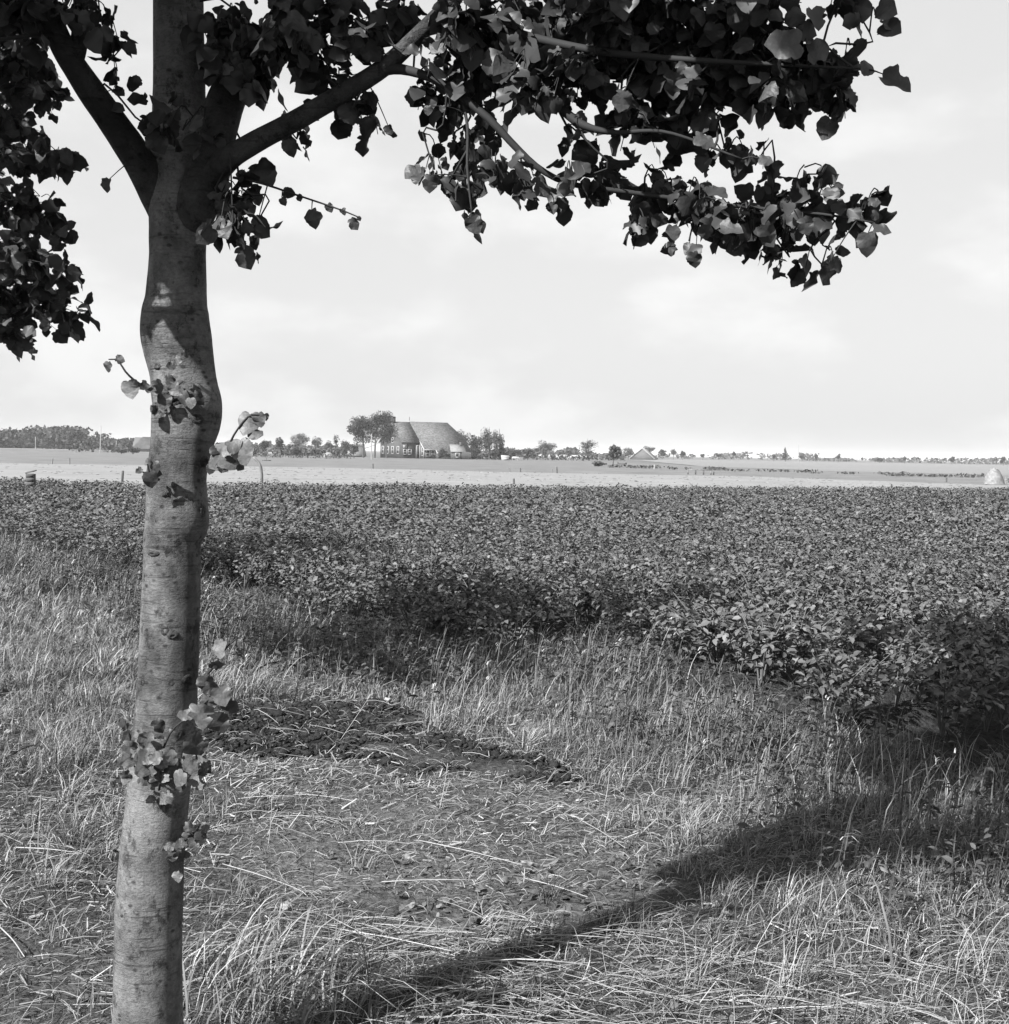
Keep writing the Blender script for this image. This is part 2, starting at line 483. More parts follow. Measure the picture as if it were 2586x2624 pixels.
sheet('pasture', HB + [(130, 105), (90, 150), (40, 190), (33, 235), (20, 330), (-30, 322), (-60, 330), (-130, 380), (-240, 400)], -0.04, MG['pasture'])
sheet('grain_field', [(33, 235), (42, 190), (92, 150), (132, 105), (420, 130), (500, 640), (160, 700), (75, 640), (40, 420)], -0.045, MG['grain'])
sheet('far_road', [(-330, 470), (-60, 440), (-60, 600), (-330, 620)], -0.05, MG['road'])

# loose swaths of cut hay
rh = np.random.default_rng(15)
x = rh.uniform(-45, 45, 9000); y = rh.uniform(50, 122, 9000)
m = (y > np.interp(x, FE[:, 0], FE[:, 1]) + 0.5) & (y < np.interp(x, [a for a, b in HB], [b for a, b in HB])) & (np.abs(x) < y * 0.4) & (fbm(x * 0.15, y * 0.8, 16) > 0.56)
x, y = x[m], y[m]; n = len(x)
v, f, t = blades(np.column_stack([x, y, np.full(n, -0.03)]), rh.uniform(0.02, 0.05, n), rh.uniform(0.1, 0.35, n), rh.uniform(0, 6.28, n), rh.uniform(0.8, 2.5, n), rh.uniform(0, 1, n), 2)
o = obj('hay_swaths', mesh('hay_swaths', v, f, material('cut_hay', 0.175, tone=True, lo=0.85, hi=1.15, rough=0.9, spec=0.05), tone=t), kind='stuff')
o['label'] = 'low swaths of cut hay lying in the pale field'; o['category'] = 'hay'

# ------------------------------------------------------------------ the linden leaf shapes
def leaf_shape(seed, bite=False):
    r = np.random.default_rng(seed)
    prof = [(0.08, -0.06), (0.25, -0.10), (0.40, 0.0), (0.475, 0.18), (0.485, 0.36), (0.45, 0.54), (0.36, 0.70), (0.19, 0.86)]
    pp = []
    for k in range(len(prof) - 1):          # toothed margin: a notch between each pair of outline points
        pp.append(prof[k])
        a, b = prof[k], prof[k + 1]
        pp.append(((a[0] + b[0]) / 2 * r.uniform(0.98, 1.03), (a[1] + b[1]) / 2))
    pp.append(prof[-1])
    asym = r.uniform(-0.06, 0.06)
    curl = r.uniform(-0.5, 0.9); fold = r.uniform(-0.1, 0.5); droop = r.uniform(-0.3, 1.0); wob = r.uniform(0.03, 0.10)
    mid = [(0, 0.0), (0, 0.3), (0, 0.6), (asym, 1.0)]
    v = [[m[0], m[1], 0] for m in mid]
    sides = []
    for s in (-1, 1):
        row = []
        bt = r.integers(2, 12) if bite else -9
        for k, (a, b) in enumerate(pp):
            a = a * (1 + s * asym) * r.uniform(0.93, 1.07); b = b + r.uniform(-0.015, 0.015)
            if abs(k - bt) <= 1:
                a *= r.uniform(0.6, 0.85)
            row.append(len(v)); v.append([s * a, b, 0])
        sides.append(row)
    v = np.array(v, float)
    v[:, 2] = fold * np.abs(v[:, 0]) * 0.9 - curl * v[:, 0] ** 2 * 1.6 - droop * np.clip(v[:, 1], 0, 1) ** 2 * 0.6
    v[:, 2] += wob * np.sin(v[:, 1] * 9 + r.uniform(0, 6)) * np.sign(v[:, 0]) * np.abs(v[:, 0]) * 3
    f = []
    for si, row in enumerate(sides):
        seq, hub = [], 0
        for k in range(len(row) - 1):
            want = 0 if k < 4 else (1 if k < 8 else (2 if k < 12 else 3))
            while hub < want:
                seq.append((hub, row[k], hub + 1)); hub += 1
            seq.append((hub, row[k], row[k + 1]))
        f += [q if si else (q[0], q[2], q[1]) for q in seq]
    return v, np.array(f)
LEAVES = [leaf_shape(100 + i, bite=(i % 2 == 1)) for i in range(10)]
LEAF_ME, SLEAF_ME = [], []
for i, (v, f) in enumerate(LEAVES):
    LEAF_ME.append([mesh('leaf', v, f, MG['leaf'], tone=np.full(len(v), tt), smooth=True) for tt in (0.2, 0.55, 0.95)])
    SLEAF_ME.append([mesh('leaf', v, f, MG['sleaf'], tone=np.full(len(v), tt), smooth=True) for tt in (0.2, 0.55, 0.95)])
def leaf_axes(tip, nrm):
    """columns: across, along (tip), normal"""
    tip = unit(tip); nrm = nrm - np.sum(nrm * tip, -1, keepdims=True) * tip; nrm = unit(nrm)
    return np.stack([np.cross(tip, nrm), tip, nrm], -1)

# ------------------------------------------------------------------ simple leaflets
def leaflet(seed):
    """ovate leaflet, folded along its rib and arched over"""
    v = np.array([(0, 0, 0), (-0.3, 0.35, 0.07), (0.3, 0.35, 0.07), (0, 0.45, 0.0), (-0.22, 0.72, 0.02), (0.22, 0.72, 0.02), (0, 1.0, -0.2)], float)
    f = np.array([(0, 3, 1), (0, 2, 3), (3, 4, 1), (3, 2, 5), (3, 6, 4), (3, 5, 6)])
    return v, f
LV, LF = leaflet(0)
LV2 = np.array([(0, 0, 0), (-0.32, 0.5, 0.06), (0.32, 0.5, 0.06), (0, 1.0, -0.15)], float)
LF2 = np.array([(0, 2, 1), (1, 2, 3)])

# ------------------------------------------------------------------ linden trees
class Tree:
    def __init__(s, name, base, label):
        s.root = empty(name, base, label, 'tree', 'linden trees in a row on the verge')
        s.base = np.array(base, float)
        s.pts = []                      # skeleton points for twigs to grow from
        s.twigs = MB()
        s.lp, s.lt, s.ln, s.ls = [], [], [], []
        s.op, s.ot, s.on, s.os = [], [], [], []      # leaves of the upper crown, beyond the frame
    def loc(s, p):
        return np.asarray(p, float) - s.base
    def branch(s, pts, rad, n=12, m=40, name='branch', rough=0.04, seed=0):
        q = spline(np.column_stack([pts, rad]), m)
        v, f = tube(q[:, :3], q[:, 3], n)
        nz = fbm(v[:, 0] * 14 + v[:, 1] * 9, v[:, 2] * 9, 50 + seed) - 0.5
        c = np.repeat(q[:, :3], n, 0)
        v = c + (v - c) * (1 + rough * 4 * nz)[:, None]
        nn = len(v)
        v = np.vstack([v, q[:1, :3], q[-1:, :3]])
        tri = [tuple(x) for x in f.tolist()] + [(nn, (j + 1) % n, j) for j in range(n)] + [(nn + 1, nn - n + j, nn - n + (j + 1) % n) for j in range(n)]
        s.pts += q[:, :3].tolist()
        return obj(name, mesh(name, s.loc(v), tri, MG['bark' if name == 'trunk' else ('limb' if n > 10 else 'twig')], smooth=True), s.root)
    def nearest(s, p):
        a = np.array(s.pts)
        return a[np.argmin(np.sum((a - p) ** 2, 1))]
    def leafy(s, c, ax, n, r, size=(0.055, 0.1), tw=0.0022, outer=False):
        """leafy twigs that fill an ellipsoid round c (columns of ax are its half axes)"""
        c = np.asarray(c, float)
        a = s.nearest(c + np.array([0, 0, 0.1]))
        spine = spline([a, 0.6 * a + 0.4 * c + r.normal(0, 0.03, 3), 0.25 * a + 0.75 * c + r.normal(0, 0.03, 3) + np.array([0, 0, 0.03]), c], 8)
        if np.linalg.norm(a - c) > 0.05:
            s.twigs.tube(s.loc(spine), np.linspace(tw * 1.3, tw * 0.8, 8), 4)
        k = max(1, int(round(n / (9 if outer else 5))))
        lp, lt, ln, ls = (s.op, s.ot, s.on, s.os) if outer else (s.lp, s.lt, s.ln, s.ls)
        left = n
        for i in range(k):
            m = left // (k - i); left -= m
            u = unit(r.normal(0, 1, 3)) * r.uniform(0.55, 1.0)
            e = c + ax @ u
            st = spine[r.integers(3, 8)] if r.random() < 0.6 else c + ax @ (u * 0.1)
            path = spline([st, 0.5 * (st + e) + np.array([0, 0, 0.03]), e + np.array([0, 0, -0.01])], 7)
            s.twigs.tube(s.loc(path), np.linspace(tw, tw * 0.5, 7), 3)
            for j in range(m):
                t = r.uniform(0.25, 1.0) * 6
                i0 = min(int(t), 5); q = path[i0] + (path[i0 + 1] - path[i0]) * (t - i0)
                out = unit(q - c + r.normal(0, 0.05, 3))
                tip = unit(out * 0.6 + np.array([0, 0, -0.75]) + r.normal(0, 0.45, 3))
                nr = unit(np.array([0, -0.25, 0.6]) + r.normal(0, 0.6, 3))
                pe = q + tip * 0.02 + r.normal(0, 0.012, 3)
                lp.append(pe); lt.append(tip); ln.append(nr); ls.append(r.uniform(*size))
    def finish(s, r, n_parts=300, low=0):
        lp, lt, ln = (np.array(a_, float).reshape(-1, 3) for a_ in (s.lp, s.lt, s.ln)); ls = np.array(s.ls, float)
        ax = leaf_axes(lt, ln)
        x, y, d = proj(lp)
        vis = in_frame(lp, 20)
        score = np.where(vis, ls / np.maximum(d, 0.5) * (0.75 + 0.5 * r.random(len(lp))), -1)
        order = np.argsort(-score)
        parts = [i for i in order[:n_parts] if score[i] > 0]
        pset = np.zeros(len(lp), bool); pset[parts] = True
        for i in parts:
            o = obj('leaf', LEAF_ME[r.integers(10)][r.integers(3)], s.root)
            m = Matrix(np.column_stack([ax[i] * ls[i], s.loc(lp[i])]).tolist() + [[0, 0, 0, 1]])
            o.matrix_local = m
        rest = np.where(~pset)[0]
        kinds = r.integers(0, 10, len(rest)); mats = []
        for k in range(10):
            ii = rest[kinds == k]
            if len(ii):
                mats.append(scatter(LEAVES[k][0], LEAVES[k][1], s.loc(lp[ii]), ax[ii] * ls[ii][:, None, None], r.uniform(0, 1, len(ii))))
        op, ot, on, os_ = map(np.array, (s.op, s.ot, s.on, s.os))
        kp = ~in_frame(op, 25) if n_parts else np.ones(len(op), bool)
        if low:
            kp &= ~shades_verge(op, s.base, low)
        op, ot, on, os_ = op[kp], ot[kp], on[kp], os_[kp]
        wide = np.diag([1.35, 1.0, 1.0])
        mats.append(scatter(LV @ wide, LF, s.loc(op), leaf_axes(ot, on) * os_[:, None, None], r.uniform(0, 1, len(op))))
        v, f, t = join(mats)
        obj('foliage', mesh('foliage', v, f, MG['leaf'], tone=t, smooth=True), s.root, kind='stuff')
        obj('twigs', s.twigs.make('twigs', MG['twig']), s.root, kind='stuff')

def shades_verge(p, tree, low):
    """True where a leaf would throw its shadow nearer than the crown shadow really starts"""
    q = p[:, :2] - tree[:2]
    along = q @ SHADOW
    perp = q @ np.array([-SHADOW[1], SHADOW[0]])
    val = p[:, 2] / math.tan(SUN_EL) + along
    need = np.where(perp > 0.7, low + 2.4, np.where(perp > -1.0, low, 2.5))
    limb = np.abs(perp + 0.25 + 0.43 * (val - 3.1)) < 0.15          # leaves that shade the long right limb
    stem = (np.abs(perp - 0.02) < 0.15) & (val < 3.9)               # and the fork
    ragged = 1.95 + 1.0 * vn(p[:, 0] * 7 + p[:, 2] * 5, p[:, 1] * 7, 5) + 0.35 * vn(p[:, 0] * 31, p[:, 2] * 29, 6)
    return (val < need) & ~((limb | stem) & (val > ragged))

def outer_crown(t, r, n, centre, radii, low, keep=None, size=(0.075, 0.12)):
    """the crown above and beside the frame, as clumps of leafy twigs"""
    cl = []
    while len(cl) < n:
        u = unit(r.normal(0, 1, 3)) * r.random() ** 0.45
        p = centre + u * radii
        ok = not in_frame(p[None], 250)[0]
        if keep is not None and keep(p):
            ok = True
        if ok and not shades_verge(p[None] - np.array([0, 0, 0.3]), t.base, low)[0] and p[2] > 2.1:
            if np.linalg.norm(p - np.array([0, 0, CAMZ])) > 0.9:
                cl.append(p)
    for p in cl:
        t.leafy(p, np.diag([0.32, 0.32, 0.24]) * r.uniform(0.8, 1.2), int(r.integers(44, 64)), r, size, outer=True)

TY = 3.4
LOW1 = 4.4
r1 = np.random.default_rng(11)
yy = [1932, 1800, 1700, 1600, 1500, 1400, 1300, 1200, 1100, 1020, 985, 950, 900, 850, 800, 765, 735, 700, 650, 620, 590, 560, 500, 450, 400, 350, 300, 250, 150, 50, -60, -300, -600]
xl = [213, 216, 219, 228, 240, 250, 260, 264, 270, 272, 275, 277, 278, 284, 286, 288, 286, 283, 270, 265.5, 268, 275, 281, 282, 281, 280, 283, 287, 290, 290, 291, 296, 302]
xr = [345, 343, 345, 348, 357, 368, 372, 375, 378, 380, 393, 391, 389, 397, 414, 418, 411, 405, 400, 396, 393, 390, 389, 389, 392, 394, 390, 388, 386, 384, 382, 372, 360]
A = P(xl, yy, TY); B = P(xr, yy, TY)
cen = (A + B) / 2; rad = np.linalg.norm(B - A, axis=1) / 2
foot = cen[0] + (cen[0] - cen[1]) * 0.55; foot[2] = -0.04
cen = np.vstack([foot, cen]); rad = np.concatenate([[rad[0] * 1.16], rad])
tree1 = Tree('linden_tree', (cen[0][0], cen[0][1], 0.0), 'large linden tree with smooth grey trunk and leafy branches, standing nearest the camera')
q = spline(np.column_stack([cen, rad]), 230)
n = 44
v, f = tube(q[:, :3], q[:, 3], n)
th = np.tile(np.arange(n) * 2 * np.pi / n, len(q))
zc = np.repeat(q[:, 2], n); cc = np.repeat(q[:, :3], n, 0)
bmp = 0.05 * (fbm(np.cos(th) * 2 + 5 + np.sin(th), zc * 5 + np.sin(th) * 2, 71) - 0.5) + 0.022 * (fbm(np.cos(th) * 9 + np.sin(th) * 7, zc * 30, 72) - 0.5)
v = cc + (v - cc) * (1 + bmp)[:, None]
nn = len(v)
v = np.vstack([v, q[:1, :3], q[-1:, :3]])
tri = [tuple(x) for x in f.tolist()] + [(nn, (j + 1) % n, j) for j in range(n)] + [(nn + 1, nn - n + j, nn - n + (j + 1) % n) for j in range(n)]
trunk = obj('trunk', mesh('trunk', tree1.loc(v), tri, MG['bark'], smooth=True), tree1.root)
MG['knot'] = bark_material('dark_knot_bark', 0.05)
tree1.pts += q[150:, :3].tolist()
def bpath(rows):
    a = np.array(rows, float)
    return P(a[:, 0], a[:, 1], a[:, 2]), a[:, 3] * 0.5 * K * a[:, 2] / F
BR = [
    [(325, 470, 3.42, 30), (296, 370, 3.39, 62), (258, 298, 3.33, 60), (204, 218, 3.28, 54), (150, 140, 3.22, 50), (112, 75, 3.18, 44), (88, 0, 3.12, 40), (70, -90, 3.05, 34), (50, -260, 2.95, 22), (30, -420, 2.9, 10)],
    [(138, 122, 3.21, 34), (148, 85, 3.20, 33), (152, 40, 3.20, 30), (154, -20, 3.2, 28), (165, -160, 3.25, 20), (180, -330, 3.3, 9)],
    [(338, 520, 3.44, 24), (350, 450, 3.41, 60), (366, 400, 3.37, 78), (388, 340, 3.34, 80), (408, 255, 3.33, 76), (430, 180, 3.38, 70), (468, 115, 3.44, 66), (520, 62, 3.5, 56), (560, 0, 3.56, 50), (610, -90, 3.65, 42), (660, -250, 3.8, 26), (700, -420, 3.9, 10)],
    [(505, 80, 3.48, 38), (532, 30, 3.46, 34), (552, -20, 3.44, 32), (590, -160, 3.4, 22), (620, -330, 3.4, 9)],
    [(385, 350, 3.32, 40), (415, 312, 3.30, 50), (446, 288, 3.28, 43), (500, 258, 3.26, 40), (560, 226, 3.24, 38), (640, 180, 3.2, 37), (720, 130, 3.17, 34), (780, 76, 3.14, 31), (845, 10, 3.1, 28), (920, -70, 3.05, 28), (1050, -190, 3.0, 18), (1200, -280, 2.95, 8)],
    [(715, 132, 3.17, 24), (752, 130, 3.15, 20), (800, 142, 3.13, 17), (850, 168, 3.12, 16), (920, 222, 3.1, 15), (975, 280, 3.1, 14), (1020, 320, 3.1, 13), (1080, 348, 3.1, 11), (1180, 362, 3.1, 10), (1300, 378, 3.1, 8), (1450, 395, 3.08, 7), (1560, 405, 3.05, 5), (1650, 420, 3.0, 3)],
    [(835, 22, 3.1, 26), (900, 40, 3.08, 21), (1000, 70, 3.05, 18), (1120, 95, 3.0, 15), (1260, 110, 2.96, 12), (1400, 118, 2.92, 9), (1520, 125, 2.9, 6), (1630, 130, 2.87, 4), (1668, 140, 2.86, 2)],
    [(960, 130, 3.1, 8), (1020, 170, 3.08, 14), (1060, 206, 3.06, 18), (1100, 236, 3.04, 16), (1160, 250, 3.02, 10), (1260, 250, 3.0, 7), (1400, 300, 2.98, 4)],
    [(870, 180, 3.12, 7), (882, 240, 3.1, 6), (882, 320, 3.08, 5), (890, 400, 3.06, 3)],
    [(120, 62, 3.18, 9), (70, 66, 3.1, 8), (20, 72, 3.0, 7), (-60, 80, 2.9, 5)],
]
for i, b in enumerate(BR):
    p_, r_ = bpath(b)
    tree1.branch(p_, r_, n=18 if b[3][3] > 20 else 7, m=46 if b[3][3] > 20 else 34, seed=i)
# dense limbs further up, out of the frame, that carry the upper crown
for i in range(9):
    a = i * 2.4 + 0.5
    z0 = 3.1 + 0.28 * i
    s0 = q[np.argmin(np.abs(q[:, 2] - z0)), :3]
    rr = 1.7 - 0.08 * i
    e = s0 + np.array([math.cos(a) * rr, math.sin(a) * rr, 0.9])
    tree1.branch(np.array([s0, 0.5 * (s0 + e) + [0, 0, 0.05], e]), [0.035, 0.022, 0.006], n=7, m=16, seed=20 + i)
BLOBS = [
    (560, 95, 75, 50, 26), (490, 120, 35, 60, 20), (545, 40, 60, 40, 16), (680, 75, 45, 50, 18), (640, 30, 50, 30, 12), (600, 140, 40, 30, 9),
    (760, 40, 60, 35, 14), (690, 215, 36, 30, 11), (560, 262, 25, 22, 4), (620, 175, 30, 30, 6), (445, 370, 26, 32, 12), (440, 425, 28, 28, 12), (468, 445, 16, 16, 4),
    (430, 300, 18, 18, 3), (800, 175, 40, 28, 9), (850, 200, 30, 36, 10), (880, 60, 60, 60, 28), (900, 140, 55, 50, 22), (960, 60, 70, 60, 36), (980, 160, 60, 48, 26),
    (880, 290, 22, 48, 12), (880, 355, 22, 40, 10), (820, 320, 22, 26, 7), (895, 405, 12, 20, 3), (935, 320, 42, 22, 8), (1000, 350, 28, 18, 5),
    (1060, 50, 80, 60, 44), (1080, 150, 60, 50, 26), (1150, 80, 80, 80, 52), (1250, 60, 90, 70, 56), (1250, 155, 70, 38, 32), (1350, 80, 90, 70, 56), (1360, 165, 80, 42, 42),
    (1450, 110, 80, 60, 44), (1460, 172, 60, 28, 20), (1540, 160, 55, 36, 22), (1590, 195, 22, 22, 7), (1520, 115, 45, 30, 10), (1600, 125, 28, 14, 4),
    (1180, 200, 36, 46, 12), (1200, 265, 56, 32, 14), (1120, 278, 36, 24, 6), (1290, 258, 56, 22, 11), (1370, 290, 46, 20, 9), (1425, 312, 34, 15, 6),
    (1080, 338, 46, 24, 10), (1150, 358, 50, 22, 10), (1250, 378, 60, 36, 22), (1330, 400, 60, 46, 26), (1400, 420, 60, 36, 22), (1470, 400, 60, 42, 22), (1540, 395, 60, 36, 18),
    (1620, 408, 36, 20, 8), (1220, 425, 36, 26, 8), (1300, 455, 22, 28, 6), (1420, 455, 46, 22, 9), (1490, 485, 28, 18, 5), (1550, 498, 36, 12, 5),
    (1600, 5, 42, 22, 9), (1450, 10, 22, 18, 4), (1630, 42, 10, 12, 2), (1200, -10, 140, 30, 30), (1400, -5, 120, 30, 26),
    (190, 40, 20, 36, 7), (200, 120, 12, 28, 4), (160, 20, 20, 26, 5), (40, 25, 60, 42, 34), (100, 10, 24, 26, 5),
    (310, 212, 30, 22, 7), (345, 245, 26, 22, 6), (430, 55, 46, 66, 24), (400, 110, 16, 56, 9), (450, 150, 30, 40, 8),
]
for (cx, cy, rx, ry, cnt) in BLOBS:
    Yd = 3.36 - 0.16 * np.clip((cx - 400) / 600.0, 0, 1) - 0.22 * np.clip((cx - 1000) / 700.0, 0, 1) * (cy < 240) + r1.uniform(-0.1, 0.1)
    if cx < 250:
        Yd = 3.2
    if 290 < cx < 360:
        Yd = TY - 0.16
    c = P(cx, cy, Yd - 0.06)
    sx = K * Yd / F
    dep = 0.08 if 290 < cx < 360 else min(0.45, 0.09 + 0.8 * sx * max(rx, ry))
    tree1.leafy(c, np.diag([rx * sx, dep, ry * sx]), int(cnt * (2.6 if cy < 180 else 2.15)), r1, (0.024, 0.054))
outer_crown(tree1, r1, 330, np.array([tree1.base[0] + 0.1, TY + 0.1, 4.5]), np.array([2.1, 2.1, 2.0]), LOW1)
for i in range(260):                     # extra out-of-frame leaf clumps, added sunward to shade fork and limbs
    rr = r1.uniform(0.3, 1.9)
    if i % 3 == 0:
        val = r1.uniform(2.9, 4.7); pp_ = -0.25 - 0.43 * (val - 3.1) + r1.normal(0, 0.05)
    elif i % 3 == 1:
        val = r1.uniform(2.3, 3.9); pp_ = r1.normal(0.02, 0.06)
    else:
        val = r1.uniform(4.4, 6.2); pp_ = r1.uniform(-1.35, 0.45)
    p_ = np.array([tree1.base[0] - SHADOW[0] * rr - SHADOW[1] * pp_, TY - SHADOW[1] * rr + SHADOW[0] * pp_, (val + rr) * math.tan(SUN_EL)])
    if p_[2] < 5.8 and not in_frame(p_[None], 200)[0] and np.linalg.norm(p_ - np.array([0, 0, CAMZ])) > 0.9:
        tree1.leafy(p_, np.diag([0.2, 0.2, 0.2]) if i % 3 < 2 else np.diag([0.28, 0.28, 0.2]), int(r1.integers(34, 54)), r1, (0.075, 0.115), outer=True)
tree1.finish(r1, low=LOW1)

# single leaves and shoots that stand out against sky, bark and grass
def placed_leaf(parent, base, x, y, ln, ang, Yd, kind='leaf', tone=1, tilt=None, r=r1):
    c = P(x, y, Yd)
    L_ = ln * K * Yd / F * (0.66 if kind == 'leaf' else 0.76)
    a = math.radians(ang)
    tip = np.array([math.cos(a), r.uniform(-0.35, 0.35), -math.sin(a)])
    nr = np.array([r.normal(0, 0.3), -1.0, r.normal(0.35, 0.35)]) if tilt is None else np.array(tilt, float)
    ax = leaf_axes(tip[None], nr[None])[0] * L_
    pos = c - ax[:, 1] * 0.45 - base
    me = (LEAF_ME if kind == 'leaf' else SLEAF_ME)[r.integers(10)][tone]
    o = obj('leaf', me, parent)
    o.matrix_local = Matrix(np.column_stack([ax, pos]).tolist() + [[0, 0, 0, 1]])
    return o
HERO = [(500, 325, 78, 50, 3.3, 0), (590, 412, 54, 82, 3.28, 1), (622, 392, 26, 60, 3.28, 0), (648, 400, 22, 60, 3.28, 0), (668, 420, 34, 52, 3.28, 1), (678, 412, 14, 60, 3.28, 0), (205, 350, 40, 100, 3.3, 1),
        (225, 172, 34, 28, 3.25, 0), (222, 202, 36, 15, 3.25, 1), (660, 215, 60, 70, 3.2, 0), (690, 238, 56, 60, 3.2, 0), (735, 245, 28, 70, 3.2, 0), (548, 275, 45, 60, 3.24, 0),
        (810, 345, 48, 95, 3.05, 1), (895, 425, 52, 62, 3.05, 0), (1690, 158, 92, 30, 2.85, 1), (1640, 125, 46, 0, 2.86, 2), (1478, 85, 100, 175, 2.8, 2), (1548, 95, 74, -12, 2.82, 2), (1640, 458, 62, 84, 2.95, 2),
        (1665, 432, 50, 2, 2.95, 1), (1580, 500, 52, 20, 3.0, 0), (1310, 490, 46, 80, 3.0, 0), (1175, 190, 60, 100, 2.9, 2), (835, 205, 20, 90, 3.05, 1), (808, 207, 28, 90, 3.05, 0),
        (1380, 435, 66, 10, 2.9, 2), (1340, 430, 60, 80, 2.9, 2), (1450, 440, 60, 60, 2.9, 1), (1520, 425, 50, 70, 2.92, 2), (1270, 440, 46, 85, 2.9, 2), (1330, 262, 60, 20, 2.9, 2), (1445, 300, 40, 10, 2.95, 2),
        (535, 380, 24, 60, 3.28, 0), (545, 365, 34, 20, 3.28, 0), (565, 372, 20, 70, 3.28, 0), (465, 345, 40, 30, 3.3, 0), (480, 462, 24, 70, 3.3, 0), (1655, 405, 30, 10, 2.95, 2), (1650, 380, 34, 0, 2.95, 2)]
HANG = [(440, 335, 3.3), (490, 345, 3.28), (560, 368, 3.28), (640, 395, 3.28), (682, 412, 3.28)]
a_ = np.array(HANG, float)
tree1.pts += spline(P(a_[:, 0], a_[:, 1], a_[:, 2]), 40).tolist()
pet = MB()
for (x, y, ln, ang, Yd, tone) in HERO:
    o = placed_leaf(tree1.root, tree1.base, x, y, ln, ang, Yd, 'leaf', tone)
    b_ = np.array(o.location) + tree1.base
    a_ = tree1.nearest(b_)
    if 0.015 < np.linalg.norm(a_ - b_) < 0.16:           # stalk back to the nearest wood
        pet.tube(tree1.loc(spline([a_, 0.5 * (a_ + b_) + np.array([0, 0, 0.004]), b_], 7)), np.linspace(0.0017, 0.001, 7), 4)
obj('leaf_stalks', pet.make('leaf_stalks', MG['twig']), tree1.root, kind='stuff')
def sprout(stems, leaves, label):
    """a shoot growing from the trunk; its leaves are sub-parts"""
    mb = MB()
    for st in stems:
        a = np.array(st, float)
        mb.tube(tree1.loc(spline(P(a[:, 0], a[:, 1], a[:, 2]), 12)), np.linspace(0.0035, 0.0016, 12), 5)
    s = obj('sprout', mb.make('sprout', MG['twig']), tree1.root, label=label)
    for l in leaves:
        placed_leaf(s, tree1.base, *l[:5], 'young', l[5])
D = TY - 0.10
sprout([HANG], [], 'thin hanging twig under the fork')
sprout([[(300, 738, 3.31), (265, 725, 3.27), (240, 705, 3.25), (222, 680, 3.25), (205, 678, 3.25)], [(310, 745, 3.3), (345, 720, 3.28)]],
       [(204, 692, 26, 95, 3.25, 0), (226, 678, 24, 20, 3.25, 0), (246, 735, 46, 75, 3.25, 2), (270, 728, 26, 140, 3.26, 0), (285, 735, 26, 20, 3.27, 0), (300, 728, 34, 60, 3.28, 1), (316, 716, 30, 120, 3.28, 0),
        (330, 735, 34, 60, 3.28, 1), (345, 748, 36, 100, 3.27, 0), (360, 760, 26, 85, 3.26, 2), (372, 752, 36, 50, 3.28, 0), (335, 680, 24, 100, 3.28, 2), (322, 690, 22, 170, 3.28, 0), (350, 668, 18, 30, 3.29, 0), (310, 758, 40, 95, 3.29, 0)],
       'shoot curling left off the upper trunk')
sprout([[(395, 872, 3.36), (425, 850, 3.3), (445, 815, 3.28), (470, 785, 3.27), (498, 783, 3.27)]],
       [(466, 800, 56, 105, 3.27, 2), (490, 792, 38, 85, 3.27, 1), (501, 787, 18, 75, 3.27, 1), (484, 816, 38, 25, 3.27, 0), (425, 842, 52, 200, 3.28, 2), (455, 852, 62, 80, 3.27, 2), (432, 872, 48, 10, 3.28, 1), (408, 872, 44, 150, 3.3, 1),
        (412, 852, 40, 60, 3.3, 0), (442, 838, 40, -20, 3.27, 1), (420, 878, 30, 30, 3.3, 0), (455, 876, 30, 40, 3.28, 0), (398, 885, 26, 100, 3.32, 0)], 'pale leafy shoot on the right of the trunk')
sprout([[(300, 905, 3.31), (284, 895, 3.28), (278, 875, 3.27)], [(295, 900, 3.3), (268, 890, 3.27)]],
       [(278, 872, 18, 120, 3.27, 0), (290, 880, 30, 90, 3.27, 0), (284, 905, 40, 80, 3.27, 0), (295, 893, 26, 20, 3.28, 0), (262, 888, 18, 140, 3.27, 1)], 'small dark tuft of leaves left on the trunk')
sprout([[(375, 1290, 3.35), (400, 1262, 3.3), (425, 1225, 3.28), (446, 1205, 3.28)]],
       [(420, 1226, 46, 100, 3.28, 2), (448, 1214, 22, 90, 3.28, 1), (408, 1256, 34, 25, 3.28, 0), (388, 1290, 44, 70, 3.3, 0)], 'thin shoot on the lower right of the trunk')
sprout([[(288, 1460, 3.29), (305, 1420, 3.25), (325, 1378, 3.22), (365, 1345, 3.2), (410, 1305, 3.2)], [(250, 1440, 3.27), (246, 1400, 3.25), (236, 1360, 3.25)]],
       [(400, 1300, 40, 20, 3.2, 0), (418, 1314, 50, 70, 3.2, 1), (374, 1354, 68, 85, 3.18, 2), (412, 1366, 60, 65, 3.2, 0), (436, 1332, 42, 30, 3.22, 0), (366, 1405, 64, 60, 3.18, 0), (348, 1350, 36, 170, 3.2, 1), (392, 1330, 44, 100, 3.2, 1), (235, 1365, 34, 250, 3.25, 0), (246, 1395, 40, 100, 3.25, 0), (300, 1370, 36, 60, 3.28, 0), (320, 1390, 36, 120, 3.28, 0)],
       'shoot with broad soft leaves beside the lower trunk')
rb = np.random.default_rng(5)
ring = []
for i in range(60):
    x = rb.uniform(232, 388); y = 1450 + rb.normal(0, 20) + 0.03 * (x - 300)
    dx = (x - 308) / 75
    ring.append((x, y, rb.uniform(24, 42), rb.uniform(20, 160), TY - 0.10 - 0.09 * math.sqrt(max(0.0, 1 - dx * dx)) - rb.uniform(0, 0.05), int(rb.integers(0, 3))))
